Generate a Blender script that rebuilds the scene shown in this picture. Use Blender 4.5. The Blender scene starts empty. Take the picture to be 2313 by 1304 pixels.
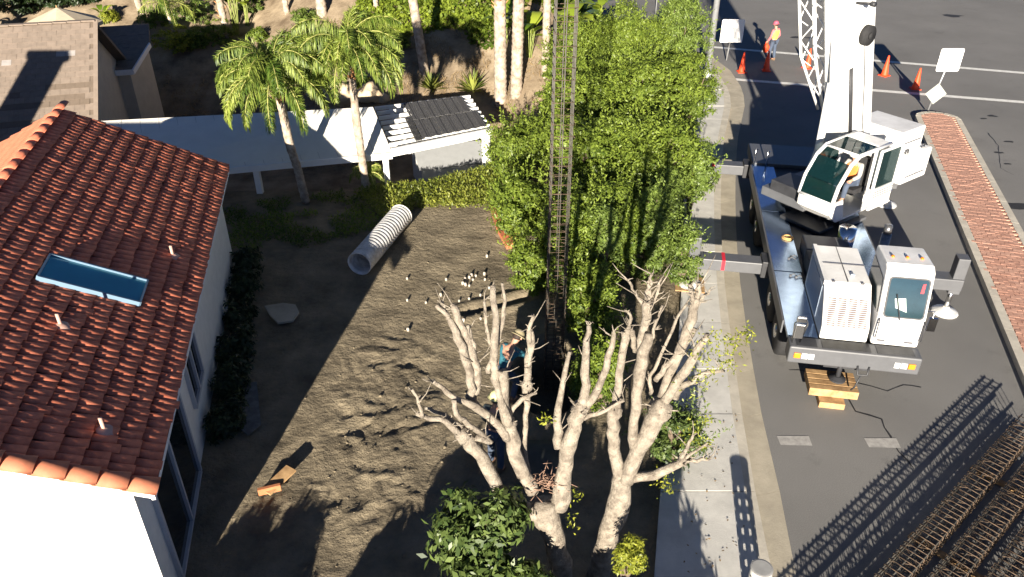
import bpy, bmesh, math, random
import numpy as np
from mathutils import Vector, Matrix, noise
R_ = math.radians
random.seed(7)
SC = bpy.context.scene
COL = SC.collection

# ------------------------------------------------------------------ camera
FPX = 1764.0; PIT = R_(32); CAMH = 10.5
CP, SP = math.cos(PIT), math.sin(PIT)
cam_d = bpy.data.cameras.new('camera'); cam = bpy.data.objects.new('camera', cam_d); COL.objects.link(cam)
cam.location = (0, 0, CAMH); cam.rotation_euler = (math.pi/2 - PIT, 0, 0)
cam_d.sensor_width = 36; cam_d.lens = 36*FPX/2313.0; cam_d.clip_start = .1; cam_d.clip_end = 3000
SC.camera = cam
# ------------------------------------------------------------------ world, sun, exposure
SUN_AZ, SUN_EL = R_(9.4), R_(13.5)          # direction the light travels (clockwise from +Y) and its height
w = bpy.data.worlds.new('World'); SC.world = w; w.use_nodes = True
nt = w.node_tree; bgn = nt.nodes['Background']
sky = nt.nodes.new('ShaderNodeTexSky'); sky.sky_type = 'NISHITA'; sky.sun_disc = False
sky.sun_elevation = SUN_EL; sky.sun_rotation = math.pi + SUN_AZ
sky.air_density = .27; sky.dust_density = .1; sky.ozone_density = 3.0
nt.links.new(sky.outputs[0], bgn.inputs[0]); bgn.inputs[1].default_value = 0.05
sd = bpy.data.lights.new('sun', 'SUN'); sd.energy = 5.0; sd.angle = R_(.5); sd.color = (1.0, .90, .76)
so = bpy.data.objects.new('sun', sd); COL.objects.link(so)
tv = Vector((math.sin(SUN_AZ)*math.cos(SUN_EL), math.cos(SUN_AZ)*math.cos(SUN_EL), -math.sin(SUN_EL)))
so.rotation_euler = tv.to_track_quat('-Z', 'Y').to_euler(); so.location = (-5, -30, 20)
SC.view_settings.view_transform = 'Standard'; SC.view_settings.look = 'None'
SC.view_settings.exposure = 1.6; SC.view_settings.gamma = 1.0
SC.render.engine = 'CYCLES'

# ------------------------------------------------------------------ pixel to place
def ray(u, v):
    a = (u-1156.5)/FPX; b = (652-v)/FPX
    return Vector((a, CP+b*SP, -SP+b*CP))
def P(u, v, z=0.0):
    d = ray(u, v); t = (z-CAMH)/d.z
    return Vector((d.x*t, d.y*t, z))
def PY(u, v, Y):
    d = ray(u, v); t = Y/d.y
    return Vector((d.x*t, Y, CAMH+d.z*t))
def PP(u, v, p0, n):
    d = ray(u, v); o = Vector((0, 0, CAMH)); t = (p0-o).dot(n)/d.dot(n)
    return o+d*t
def mpp(p):                                   # metres per photo pixel at a point
    return (CP*p.y - SP*(p.z-CAMH))/FPX

# ------------------------------------------------------------------ materials
MATS = {}
def mat(name, col, rough=.6, var=.15, scale=8.0, col2=None, bump=0.0, bscale=None, metal=0.0, spec=.4, detail=4, alpha=None, coat=0, bdist=.05):
    if name in MATS: return MATS[name]
    m = bpy.data.materials.new(name); m.use_nodes = True; t = m.node_tree; b = t.nodes['Principled BSDF']
    b.inputs['Roughness'].default_value = rough; b.inputs['Metallic'].default_value = metal
    b.inputs['Specular IOR Level'].default_value = spec
    if coat: b.inputs['Coat Weight'].default_value = coat
    g = t.nodes.new('ShaderNodeNewGeometry')
    n = t.nodes.new('ShaderNodeTexNoise'); n.inputs['Scale'].default_value = scale; n.inputs['Detail'].default_value = detail
    n.inputs['Roughness'].default_value = .65
    t.links.new(g.outputs['Position'], n.inputs['Vector'])
    r = t.nodes.new('ShaderNodeValToRGB'); c = Vector(col)
    c2 = Vector(col2) if col2 else c
    lo = c2*(1-var) if col2 else c*(1-var)
    r.color_ramp.elements[0].position = .33; r.color_ramp.elements[1].position = .67
    r.color_ramp.elements[0].color = (*lo, 1); r.color_ramp.elements[1].color = (*(c*(1+var)), 1)
    t.links.new(n.outputs['Fac'], r.inputs[0]); t.links.new(r.outputs[0], b.inputs['Base Color'])
    if bump:
        n2 = t.nodes.new('ShaderNodeTexNoise'); n2.inputs['Scale'].default_value = bscale or scale*4; n2.inputs['Detail'].default_value = 8; n2.inputs['Roughness'].default_value = .68
        t.links.new(g.outputs['Position'], n2.inputs['Vector'])
        bp = t.nodes.new('ShaderNodeBump'); bp.inputs['Strength'].default_value = bump; bp.inputs['Distance'].default_value = bdist
        t.links.new(n2.outputs['Fac'], bp.inputs['Height']); t.links.new(bp.outputs[0], b.inputs['Normal'])
    MATS[name] = m
    return m
def leafmat(name, c1, c2, trans=.35, rough=.45):
    if name in MATS: return MATS[name]
    m = bpy.data.materials.new(name); m.use_nodes = True; t = m.node_tree; b = t.nodes['Principled BSDF']
    out = t.nodes['Material Output']
    a = t.nodes.new('ShaderNodeAttribute'); a.attribute_name = 'rnd'
    r = t.nodes.new('ShaderNodeValToRGB'); r.color_ramp.elements[0].color = (*c1, 1); r.color_ramp.elements[1].color = (*c2, 1)
    t.links.new(a.outputs['Fac'], r.inputs[0]); t.links.new(r.outputs[0], b.inputs['Base Color'])
    b.inputs['Roughness'].default_value = rough; b.inputs['Specular IOR Level'].default_value = .35
    tr = t.nodes.new('ShaderNodeBsdfTranslucent'); t.links.new(r.outputs[0], tr.inputs['Color'])
    mx = t.nodes.new('ShaderNodeMixShader'); mx.inputs[0].default_value = trans
    t.links.new(b.outputs[0], mx.inputs[1]); t.links.new(tr.outputs[0], mx.inputs[2]); t.links.new(mx.outputs[0], out.inputs['Surface'])
    MATS[name] = m
    return m
def glassmat(name, col, rough=.06, spec=.8):
    if name in MATS: return MATS[name]
    m = bpy.data.materials.new(name); m.use_nodes = True; t = m.node_tree; b = t.nodes['Principled BSDF']; out = t.nodes['Material Output']
    b.inputs['Base Color'].default_value = (*col, 1); b.inputs['Roughness'].default_value = rough; b.inputs['Specular IOR Level'].default_value = spec
    tr = t.nodes.new('ShaderNodeBsdfTransparent'); tr.inputs[0].default_value = (*[min(1, x*3+.45) for x in col], 1)
    mx = t.nodes.new('ShaderNodeMixShader'); mx.inputs[0].default_value = .45
    t.links.new(b.outputs[0], mx.inputs[1]); t.links.new(tr.outputs[0], mx.inputs[2]); t.links.new(mx.outputs[0], out.inputs['Surface'])
    MATS[name] = m
    return m

# ------------------------------------------------------------------ mesh builder
class MB:
    def __init__(s): s.v = []; s.f = []; s.sm = []
    def add(s, vs, fs, smooth=False):
        o = len(s.v); s.v += [tuple(p) for p in vs]
        for f in fs: s.f.append(tuple(i+o for i in f)); s.sm.append(smooth)
        return s
    def box(s, c, size, ax=None):
        c = Vector(c); hx, hy, hz = [k/2 for k in size]
        X, Y, Z = ax if ax else (Vector((1, 0, 0)), Vector((0, 1, 0)), Vector((0, 0, 1)))
        vs = [c+X*(a*hx)+Y*(b*hy)+Z*(d*hz) for d in (-1, 1) for b in (-1, 1) for a in (-1, 1)]
        return s.add(vs, [(0, 2, 3, 1), (4, 5, 7, 6), (0, 1, 5, 4), (2, 6, 7, 3), (0, 4, 6, 2), (1, 3, 7, 5)])
    def bbox(s, x0, x1, y0, y1, z0, z1): return s.box(((x0+x1)/2, (y0+y1)/2, (z0+z1)/2), (x1-x0, y1-y0, z1-z0))
    def beam(s, p0, p1, wd, ht, up=(0, 0, 1)):
        p0 = Vector(p0); p1 = Vector(p1); d = p1-p0; L = d.length; d.normalize(); up = Vector(up)
        x = d.cross(up); 
        if x.length < 1e-4: x = d.cross(Vector((0, 1, 0)))
        x.normalize(); z = x.cross(d)
        return s.box((p0+p1)/2, (wd, L, ht), (x, d, z))
    def tube(s, pts, rad, n=8, cap=True, smooth=True, jit=0.0):
        pts = [Vector(p) for p in pts]
        if not hasattr(rad, '__len__'): rad = [rad]*len(pts)
        vs = []; fs = []; prev = None
        for i, p in enumerate(pts):
            d = (pts[min(i+1, len(pts)-1)]-pts[max(i-1, 0)])
            if d.length < 1e-6: d = Vector((0, 0, 1))
            d.normalize()
            if prev is None:
                a = d.cross(Vector((0, 0, 1)))
                if a.length < .05: a = d.cross(Vector((1, 0, 0)))
            else: a = prev-d*prev.dot(d)
            a.normalize(); prev = a; b = d.cross(a)
            for k in range(n):
                t = 2*math.pi*k/n; rr = rad[i]*(1+(random.uniform(-jit, jit) if jit else 0))
                vs.append(p+(a*math.cos(t)+b*math.sin(t))*rr)
        for i in range(len(pts)-1):
            for k in range(n):
                fs.append((i*n+k, i*n+(k+1) % n, (i+1)*n+(k+1) % n, (i+1)*n+k))
        if cap: fs.append(tuple(range(n-1, -1, -1))); fs.append(tuple((len(pts)-1)*n+k for k in range(n)))
        return s.add(vs, fs, smooth)
    def cyl(s, p0, p1, r0, r1=None, n=12, smooth=True): return s.tube([p0, p1], [r0, r0 if r1 is None else r1], n, True, smooth)
    def lathe(s, c, prof, n=16, ax=(0, 0, 1), smooth=True):
        c = Vector(c); ax = Vector(ax).normalized()
        return s.tube([c+ax*z for r, z in prof], [max(r, 1e-4) for r, z in prof], n, True, smooth) if False else s._lathe(c, prof, n, ax, smooth)
    def _lathe(s, c, prof, n, ax, smooth):
        a = ax.cross(Vector((1, 0, 0)))
        if a.length < .05: a = ax.cross(Vector((0, 1, 0)))
        a.normalize(); b = ax.cross(a); vs = []; fs = []
        for r, z in prof:
            for k in range(n):
                t = 2*math.pi*k/n; vs.append(c+ax*z+(a*math.cos(t)+b*math.sin(t))*max(r, 1e-4))
        for i in range(len(prof)-1):
            for k in range(n): fs.append((i*n+k, i*n+(k+1) % n, (i+1)*n+(k+1) % n, (i+1)*n+k))
        fs.append(tuple(range(n-1, -1, -1))); fs.append(tuple((len(prof)-1)*n+k for k in range(n)))
        return s.add(vs, fs, smooth)
    def blob(s, c, r, nu=10, nv=7, noise_a=0.0, seed=0):
        c = Vector(c); r = Vector(r) if hasattr(r, '__len__') else Vector((r, r, r)); vs = []; fs = []
        for j in range(nv+1):
            th = math.pi*j/nv
            for i in range(nu):
                ph = 2*math.pi*i/nu; d = Vector((math.sin(th)*math.cos(ph), math.sin(th)*math.sin(ph), math.cos(th)))
                k = 1+noise_a*noise.noise(d*1.7+Vector((seed*3.1, seed, 0))) if noise_a else 1
                vs.append(c+Vector((d.x*r.x, d.y*r.y, d.z*r.z))*k)
        for j in range(nv):
            for i in range(nu): fs.append((j*nu+i, (j+1)*nu+i, (j+1)*nu+(i+1) % nu, j*nu+(i+1) % nu))
        return s.add(vs, fs, True)
    def prism(s, poly, ext, smooth=False):       # polygon swept along ext
        n = len(poly); poly = [Vector(p) for p in poly]; ext = Vector(ext)
        fs = [tuple(range(n-1, -1, -1)), tuple(range(n, 2*n))]+[(i, (i+1) % n, n+(i+1) % n, n+i) for i in range(n)]
        return s.add(poly+[p+ext for p in poly], fs, smooth)
    def quad(s, *ps): return s.add(ps, [tuple(range(len(ps)))])
    def mesh(s, name, m, bevel=0):
        me = bpy.data.meshes.new(name); me.from_pydata(s.v, [], s.f); me.update()
        me.polygons.foreach_set('use_smooth', s.sm)
        bm = bmesh.new(); bm.from_mesh(me); bmesh.ops.remove_doubles(bm, verts=bm.verts, dist=1e-5)
        bmesh.ops.recalc_face_normals(bm, faces=bm.faces); bm.to_mesh(me); bm.free()
        if m: me.materials.append(m)
        return me
    def build(s, name, m, parent=None, bevel=0, **tags):
        o = link(name, s.mesh(name, m), parent)
        if bevel:
            b = o.modifiers.new('bevel', 'BEVEL'); b.width = bevel; b.segments = 2; b.limit_method = 'ANGLE'
        if tags: tag(o, **tags)
        return o
def link(name, data, parent=None):
    o = bpy.data.objects.new(name, data); COL.objects.link(o)
    if parent: o.parent = parent
    return o
def tag(o, label=None, cat=None, group=None, kind=None):
    if label: o['label'] = label
    if cat: o['category'] = cat
    if group: o['group'] = group
    if kind: o['kind'] = kind
    return o
def empty(name, loc=(0, 0, 0), rz=0.0, **tags):
    o = link(name, None); o.location = loc; o.rotation_euler = (0, 0, rz); o.empty_display_size = .3
    return tag(o, **tags)
def copy_tree(o, parent=None):
    c = o.copy(); COL.objects.link(c); c.parent = parent
    for ch in o.children: copy_tree(ch, c)
    return c
def sheet(name, pts, m, z=None, parent=None, kind='structure'):
    me = bpy.data.meshes.new(name); vs = [(p[0], p[1], z if z is not None else p[2]) for p in pts]
    bm = bmesh.new(); bv = [bm.verts.new(v) for v in vs]; f = bm.faces.new(bv); bmesh.ops.triangulate(bm, faces=[f])
    bmesh.ops.recalc_face_normals(bm, faces=bm.faces)
    if sum(fc.normal.z for fc in bm.faces) < 0: bmesh.ops.reverse_faces(bm, faces=bm.faces)
    bm.to_mesh(me); bm.free(); me.materials.append(m); o = link(name, me, parent)
    if kind and not parent: o['kind'] = kind
    return o
# ------------------------------------------------------------------ leaves (numpy clouds of small leaf faces)
def leaf_mesh(name, pos, nrm, dirs, L, W, m, rnd=None, seed=0, fold=True):
    n = len(pos); rng = np.random.default_rng(seed)
    nrm = nrm/np.maximum(np.linalg.norm(nrm, axis=1, keepdims=True), 1e-6)
    d = dirs-nrm*np.sum(dirs*nrm, axis=1, keepdims=True); d /= np.maximum(np.linalg.norm(d, axis=1, keepdims=True), 1e-6)
    sd_ = np.cross(nrm, d)
    L = np.broadcast_to(L, (n,))[:, None]; W = np.broadcast_to(W, (n,))[:, None]
    b = pos; mid = pos+d*L*.45
    v = np.stack([b, mid+sd_*W*.5+nrm*W*.12, pos+d*L-nrm*L*.08, mid-sd_*W*.5+nrm*W*.12], axis=1).reshape(-1, 3)
    me = bpy.data.meshes.new(name); me.vertices.add(n*4); me.vertices.foreach_set('co', v.astype(np.float32).ravel())
    me.loops.add(n*4); me.loops.foreach_set('vertex_index', np.arange(n*4, dtype=np.int32))
    me.polygons.add(n); me.polygons.foreach_set('loop_start', np.arange(0, n*4, 4, dtype=np.int32))
    me.polygons.foreach_set('loop_total', np.full(n, 4, dtype=np.int32))
    at = me.attributes.new('rnd', 'FLOAT', 'POINT')
    if rnd is None: rnd = rng.random(n)
    at.data.foreach_set('value', np.repeat(np.clip(rnd, 0, 1), 4).astype(np.float32))
    me.update(calc_edges=True); me.materials.append(m)
    return me
def clump_cloud(rng, ells, n_clump, clump_r, per, up=.35):
    """leaf places on the skins of small clumps that fill the given ellipsoids"""
    P0 = []; N0 = []; R0 = []
    wts = np.array([e[1][0]*e[1][1]*e[1][2] for e in ells])**.67; wts /= wts.sum()
    for e, wt in zip(ells, wts):
        k = max(3, int(n_clump*wt))
        c = np.array(e[0]); r = np.array(e[1])
        q = rng.normal(size=(k, 3)); q /= np.linalg.norm(q, axis=1, keepdims=True)
        rad = rng.random((k, 1))**.38
        cc = c+q*r*rad
        for i in range(k):
            cr = clump_r*rng.uniform(.6, 1.35)
            nn = rng.normal(size=(per, 3)); nn /= np.linalg.norm(nn, axis=1, keepdims=True)
            nn[:, 2] = np.where(nn[:, 2] < -.2, -nn[:, 2]*.5, nn[:, 2])
            p = cc[i]+nn*cr*(rng.random((per, 1))**.5)*np.array([1, 1, .8])
            P0.append(p); N0.append(nn*.8+q[i]*.5+np.array([0, 0, up])+rng.normal(size=(per, 3))*.45)
            R0.append(np.clip(rng.normal(.45+.25*(rng.random()-.5), .2, per), 0, 1))
    return np.concatenate(P0), np.concatenate(N0), np.concatenate(R0)

# ================================================================== SETTING
def sstep(a, b, x):
    t = min(1, max(0, (x-a)/(b-a))); return t*t*(3-2*t)
def asphalt_mat():
    m = bpy.data.materials.new('asphalt'); m.use_nodes = True; t = m.node_tree; b = t.nodes['Principled BSDF']
    g = t.nodes.new('ShaderNodeNewGeometry')
    def nz(scale, det=5, rough=.6):
        n = t.nodes.new('ShaderNodeTexNoise'); n.inputs['Scale'].default_value = scale; n.inputs['Detail'].default_value = det
        n.inputs['Roughness'].default_value = rough; t.links.new(g.outputs['Position'], n.inputs['Vector']); return n
    def ramp(n, a, ca, b_, cb):
        r = t.nodes.new('ShaderNodeValToRGB'); r.color_ramp.elements[0].position = a; r.color_ramp.elements[1].position = b_
        r.color_ramp.elements[0].color = (*ca, 1); r.color_ramp.elements[1].color = (*cb, 1); t.links.new(n.outputs[0], r.inputs[0]); return r
    big = ramp(nz(.22, 4), .3, (.170, .167, .160), .72, (.225, .221, .212))
    fine = ramp(nz(60, 3, .8), .3, (.72, .72, .72), .7, (1.25, 1.25, 1.25))
    stain = ramp(nz(.9, 7, .75), .58, (1, 1, 1), .74, (.62, .62, .63))
    mx = t.nodes.new('ShaderNodeMixRGB'); mx.blend_type = 'MULTIPLY'; mx.inputs[0].default_value = 1
    t.links.new(big.outputs[0], mx.inputs[1]); t.links.new(fine.outputs[0], mx.inputs[2])
    m2 = t.nodes.new('ShaderNodeMixRGB'); m2.blend_type = 'MULTIPLY'; m2.inputs[0].default_value = .7
    t.links.new(mx.outputs[0], m2.inputs[1]); t.links.new(stain.outputs[0], m2.inputs[2])
    t.links.new(m2.outputs[0], b.inputs['Base Color']); b.inputs['Roughness'].default_value = .85; b.inputs['Specular IOR Level'].default_value = .2
    bp = t.nodes.new('ShaderNodeBump'); bp.inputs['Strength'].default_value = .25; bp.inputs['Distance'].default_value = .01
    t.links.new(nz(90, 2).outputs[0], bp.inputs['Height']); t.links.new(bp.outputs[0], b.inputs['Normal'])
    return m
ASPH = asphalt_mat()
CONC = mat('concrete', (.56, .55, .51), .85, .12, 2.2, bump=.15, bscale=40)
CONC2 = mat('gutter_concrete', (.40, .36, .28), .9, .16, 1.6, bump=.15, bscale=30)
KERB = mat('kerb_concrete', (.50, .465, .39), .85, .14, 3, bump=.1, bscale=30)
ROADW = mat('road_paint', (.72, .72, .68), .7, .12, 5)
ROADREFL = mat('reflected_light_patch', (.36, .35, .33), .85, .2, 9)  # pale colour standing for light reflected onto the asphalt
DIRT = mat('bare_earth', (.275, .23, .158), .95, .14, 1.1, col2=(.165, .138, .097), bump=.85, bscale=7.5, spec=.1, detail=10, bdist=.10)
YARD = mat('yard_earth', (.09, .075, .055), .95, .25, .8, bump=.3, bscale=14, spec=.1)
HILL = mat('dry_slope', (.30, .24, .165), .95, .2, .9, col2=(.16, .12, .08), bump=.5, bscale=9, spec=.05, detail=8)
WHITE = mat('white_paint', (.80, .80, .77), .45, .04, 3)

GUT = [(1799, 1304), (1761, 1110), (1720, 935), (1672, 640), (1661, 450), (1667, 310), (1682, 240), (1673, 195), (1650, 160), (1600, 122)]
FRO = [(1746, 1304), (1706, 1110), (1676, 935), (1637, 640), (1628, 450), (1636, 310), (1651, 240), (1643, 198), (1622, 166), (1585, 136)]
EDG = [(1718, 1304), (1684, 1110), (1655, 935), (1620, 640), (1613, 450), (1622, 310), (1636, 240), (1629, 202), (1609, 172), (1577, 143)]
INN = [(1478, 1304), (1492, 1110), (1520, 935), (1540, 640), (1545, 450), (1560, 310), (1572, 240), (1568, 210), (1560, 186), (1540, 155)]
SZ = .13
gut = [P(u, v, 0.004) for u, v in GUT]; fro = [P(u, v, SZ) for u, v in FRO]; edg = [P(u, v, SZ) for u, v in EDG]; inn = [P(u, v, SZ) for u, v in INN]
def pre(l):
    d = (l[0]-l[1]).normalized(); return [l[0]+d*9]+l
gut, fro, edg, inn = pre(gut), pre(fro), pre(edg), pre(inn)
# even pieces along the four lines (Catmull-Rom so that the kerb runs smoothly)
def resample(lines, step):
    def cr(l, i, t):
        p0, p1, p2, p3 = l[max(i-1, 0)], l[i], l[i+1], l[min(i+2, len(l)-1)]
        return .5*((2*p1)+(p2-p0)*t+(2*p0-5*p1+4*p2-p3)*t*t+(3*p1-p0-3*p2+p3)*t**3)
    out = [[] for _ in lines]
    for i in range(len(lines[0])-1):
        n = max(1, round((lines[1][i+1]-lines[1][i]).length/step))
        for k in range(n):
            for o, l in zip(out, lines): o.append(cr(l, i, k/n))
    for o, l in zip(out, lines): o.append(l[-1])
    return out
gut_, fro_, edg_, inn_ = resample([gut, fro, edg, inn], 1.45)
# ground to the horizon, street
sheet('ground', [(-900, -300), (900, -300), (900, 1200), (-900, 1200)], YARD, -1.9)
st = [(p.x-.05, p.y) for p in gut_]
street = sheet('street', st+[(6.2, 41.5), (2.0, 47), (-6, 62), (-6, 240), (120, 240), (120, -8)], ASPH, 0.0)
# sidewalk slabs, kerb and gutter pieces
swk = sheet('sidewalk', [(p.x+.02, p.y) for p in edg_]+[(p.x-.0, p.y) for p in reversed(inn_)], CONC2, .06)
krb = empty('kerb', kind='structure'); gtr = empty('gutter', kind='structure')
def slabpiece(a0, a1, b0, b1, z0, gap=.012):
    d0 = (a1-a0).normalized()*gap; d1 = (b1-b0).normalized()*gap
    q = [a0+d0, b0+d1, b1-d1, a1-d0]
    return MB().add([Vector((p.x, p.y, z0)) for p in q]+q, [(3, 2, 1, 0), (4, 5, 6, 7), (0, 1, 5, 4), (1, 2, 6, 5), (2, 3, 7, 6), (3, 0, 4, 7)])
n = len(gut_)
for i in range(n-1):
    jz = Vector((0, 0, random.uniform(-.006, .006)))
    slabpiece(edg_[i]+jz, edg_[i+1]+jz, inn_[i]+jz, inn_[i+1]+jz, .0).build('slab', CONC, swk)
    up = Vector((0, 0, .002))
    slabpiece(fro_[i]+up, fro_[i+1]+up, edg_[i]+up, edg_[i+1]+up, -.05, .006).build('kerb_stone', KERB, krb)
    g0, g1 = gut_[i]+Vector((0, 0, .004)), gut_[i+1]+Vector((0, 0, .004)); f0, f1 = fro_[i].copy(), fro_[i+1].copy(); f0.z = f1.z = .0
    f0.z = f1.z = .006
    slabpiece(g0, g1, f0, f1, -.08, .004).build('gutter_piece', CONC2, gtr)
# white lines of the junction
def line_strip(name, u0v0, u1v1, wd, m, zz=.006, ext=0):
    a, b = P(*u0v0, zz), P(*u1v1, zz); d = (b-a).normalized(); b = b+d*ext; nrm = Vector((-d.y, d.x, 0))*wd/2
    return sheet(name, [a-nrm, b-nrm, b+nrm, a+nrm], m)
line_strip('road_line', (1604, 106), (2313, 165), .32, ROADW, ext=30)
line_strip('road_line', (1655, 179), (2313, 231), .32, ROADW, ext=30)
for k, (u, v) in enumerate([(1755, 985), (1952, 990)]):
    a = P(u, v, .005); sheet('light_patch', [a, a+Vector((.62, 0, 0)), a+Vector((.60, -.27, 0)), a+Vector((.0, -.25, 0))], ROADREFL)  # two patches of reflected light laid on as pale decals
TAR = mat('tar_seal', (.022, .022, .024), .6, .2, 6)
def crack(pts, wd=.03):
    p = [P(u, v, .004) for u, v in pts]; q = []
    for i in range(len(p)-1):
        nn = max(2, int((p[i+1]-p[i]).length/.25))
        for k in range(nn): q.append(p[i].lerp(p[i+1], k/nn)+Vector((random.uniform(-.03, .03), random.uniform(-.03, .03), 0)))
    q.append(p[-1]); L = []; Rr = []
    for i, a in enumerate(q):
        d = (q[min(i+1, len(q)-1)]-q[max(i-1, 0)]).normalized(); nn = Vector((-d.y, d.x, 0))*wd*random.uniform(.25, .8)
        L.append(a+nn); Rr.append(a-nn)
    m = MB()
    for i in range(len(q)-1): m.add([L[i], L[i+1], Rr[i+1], Rr[i]], [(0, 1, 2, 3)])
    m.build('tar_crack', TAR)['kind'] = 'structure'
crack([(1905, 880), (1935, 930), (1990, 945), (2010, 985), (2030, 1020), (2065, 1060)])
crack([(1930, 862), (2005, 885), (2040, 870), (2080, 875)], .022)
crack([(1780, 835), (1830, 838), (1850, 842)], .02)
crack([(2230, 300), (2255, 330), (2260, 380), (2290, 395)], .03)
for k, (u, v, s_) in enumerate([(2240, 262, .25), (2278, 320, .22), (2258, 345, .2), (2298, 465, .5), (2275, 370, .15), (1800, 84, .45), (1830, 86, .3), (2150, 36, .7), (2220, 268, .16)]):
    c = P(u, v, .005); pts = []
    for j in range(11):
        t = j/11*2*math.pi; r = s_*random.uniform(.55, 1.1); pts.append(c+Vector((math.cos(t)*r, math.sin(t)*r*.55, 0)))
    sheet('oil_stain', pts, mat('oil', (.03, .03, .03), .7, .3, 8))

# median island of pavers
MZ = .15
ml = [P(2068, 262, MZ), P(2170, 500, MZ), P(2300, 820, MZ)]; mr = [P(2150, 262, MZ), P(2230, 450, MZ), P(2313, 640, MZ)]
m0 = ml[0]; md = (ml[2]-ml[0]).normalized(); mw = 1.62; mn = Vector((-md.y, md.x, 0))
if mn.x < 0: mn = -mn
LEN = 30.0
def MI(s, t, z=0): return m0+md*s+mn*t+Vector((0, 0, z))
isl = empty('median_island', kind='structure')
mk = MB()
BED = mat('sand_bed', (.36, .20, .14), .95, .2, 6)
sheet('paver_bed', [MI(-.2, .12), MI(LEN, .12), MI(LEN, mw-.12), MI(-.2, mw-.12), MI(-.55, mw*.5)], BED, .12, isl)
k = 0; s_ = -.05
def kbox(a, b, wd=.2):
    mb = MB(); d = (b-a).normalized()*.006; mb.beam(a+d-Vector((0, 0, .10)), b-d-Vector((0, 0, .10)), wd, .22); return mb
for i in range(int(LEN/1.5)):
    kbox(MI(i*1.5, .1), MI(i*1.5+1.5, .1)).build('kerb_stone', KERB, isl); kbox(MI(i*1.5, mw-.1), MI(i*1.5+1.5, mw-.1)).build('kerb_stone', KERB, isl)
arc = [MI(-.62*math.sin(math.pi*j/8), mw/2-(mw/2-.1)*math.cos(math.pi*j/8)) for j in range(9)]
for j in range(8): kbox(arc[j], arc[j+1]).build('kerb_stone', KERB, isl)
PAV = [mat('paver_a', (.47, .265, .195), .9, .08, 9), mat('paver_b', (.50, .29, .215), .9, .08, 9), mat('paver_c', (.44, .24, .175), .9, .08, 9)]
pm = [MB().box((0, 0, 0), (.235, .105, .05)).mesh('paver', p) for p in PAV]
rows = []
i = 0; s_ = -.5
while s_ < LEN-2:
    off = (i % 2)*.12; t = .22+.12
    w0 = .22 if s_ > -.02 else mw/2-(mw/2-.22)*math.sqrt(max(0, 1-(s_/.6)**2)); t = .22+.0+off
    while t < mw-.2:
        if w0-.02 < t and t < mw-w0+.02: rows.append((s_, t))
        t += .245
    s_ += .115; i += 1
def inframe(p):
    f = CP*p.y-SP*(p.z-CAMH); 
    if f < .5: return False
    u = 1156.5+FPX*p.x/f; v = 652-FPX*(SP*p.y+CP*(p.z-CAMH))/f
    return -60 < u < 2380 and -60 < v < 1370
vis = [(a, b) for a, b in rows if inframe(MI(a, b))]
vis.sort(key=lambda q: MI(*q).length)
near = set(vis[:300]); ang = math.atan2(mn.y, mn.x); rest = MB()
for a, b in rows:
    c = MI(a, b, -.018+random.uniform(-.004, .006))
    if (a, b) in near:
        o = link('paver', random.choice(pm), isl); o.location = c; o.rotation_euler = (random.uniform(-.02, .02), random.uniform(-.02, .02), ang+random.uniform(-.03, .03))
    else: rest.box(c, (.235, .105, .05), (mn, md, Vector((0, 0, 1))))
rest.build('pavers', PAV[0], isl)['kind'] = 'stuff'

# terrain: bare lot, lower yard and slope behind
def lot_h(x, y):
    q = Vector((x, y, 0)); z = .05*noise.noise(q*.35)+.018*noise.noise(q*1.9+Vector((5, 2, 0)))
    c = P(880, 950); wq = q+Vector((noise.noise(q*1.1), noise.noise(q*1.1+Vector((7, 3, 0))), 0))*.45
    d = math.hypot((x-c.x)/1.9, (y-c.y)/4.0)+.35*noise.noise(q*.9+Vector((2, 8, 0))); k = sstep(1.0, .25, d)
    ch = 0; f = 1.6; a = .058
    for o_ in range(6):
        v_ = noise.noise(Vector((wq.x*f*1.25, wq.y*f*.85, o_*3.7))); ch += a*(v_ if o_ % 2 else .9-2*abs(v_)); f *= 1.85; a *= .70
    z += ch*(.22+.95*k)*.85
    # shallow trench with a lip near the cage, pit under the cage
    a, b = P(1050, 705), P(1190, 672); ab = b-a; t = max(0, min(1, (q-a).dot(ab)/ab.length_squared)); dd = (q-(a+ab*t)).length
    z -= .16*max(0, 1-dd/.16); z += .06*max(0, 1-abs(dd-.3)/.2)
    pc = Vector((.75, 13.3, 0)); dd = math.hypot((x-pc.x)/.75, (y-pc.y)/1.3); z -= 1.2*sstep(1.0, .82, dd); z += .05*max(0, 1-abs(dd-1.15)/.15)
    z *= sstep(4.3, 2.8, x) if x > 2.8 else 1
    return z-.035
def grid(name, x0, x1, y0, y1, step, h, m):
    nx = int((x1-x0)/step)+1; ny = int((y1-y0)/step)+1
    vs = [(x0+i*step, y0+j*step, h(x0+i*step, y0+j*step)) for j in range(ny) for i in range(nx)]
    fs = [(j*nx+i, j*nx+i+1, (j+1)*nx+i+1, (j+1)*nx+i) for j in range(ny-1) for i in range(nx-1)]
    me = bpy.data.meshes.new(name); me.from_pydata(vs, [], fs); me.polygons.foreach_set('use_smooth', [True]*len(fs)); me.materials.append(m); me.update()
    o = link(name, me); o['kind'] = 'structure'; return o
grid('dirt_lot', -9.0, 5.6, 3.0, 22.7, .06, lot_h, DIRT)
def hill_h(x, y):
    base = -1.4*sstep(.9, -.8, x)
    if y < 23.8: base *= sstep(22.4, 23.8, y)
    y0 = 27.3+6.0*sstep(-7, -14, x)
    up = max(0, y-y0)*.42*sstep(8.0, 1.5, x+ (y-27)*.12)
    up = up if up < 5 else 5+(up-5)*.3
    q = Vector((x, y, 0))
    z = base+up+(.10*noise.noise(q*.5)+.05*noise.noise(q*1.7))*sstep(0, 1.5, up)
    if base > -.3: z -= .08
    return z
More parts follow.
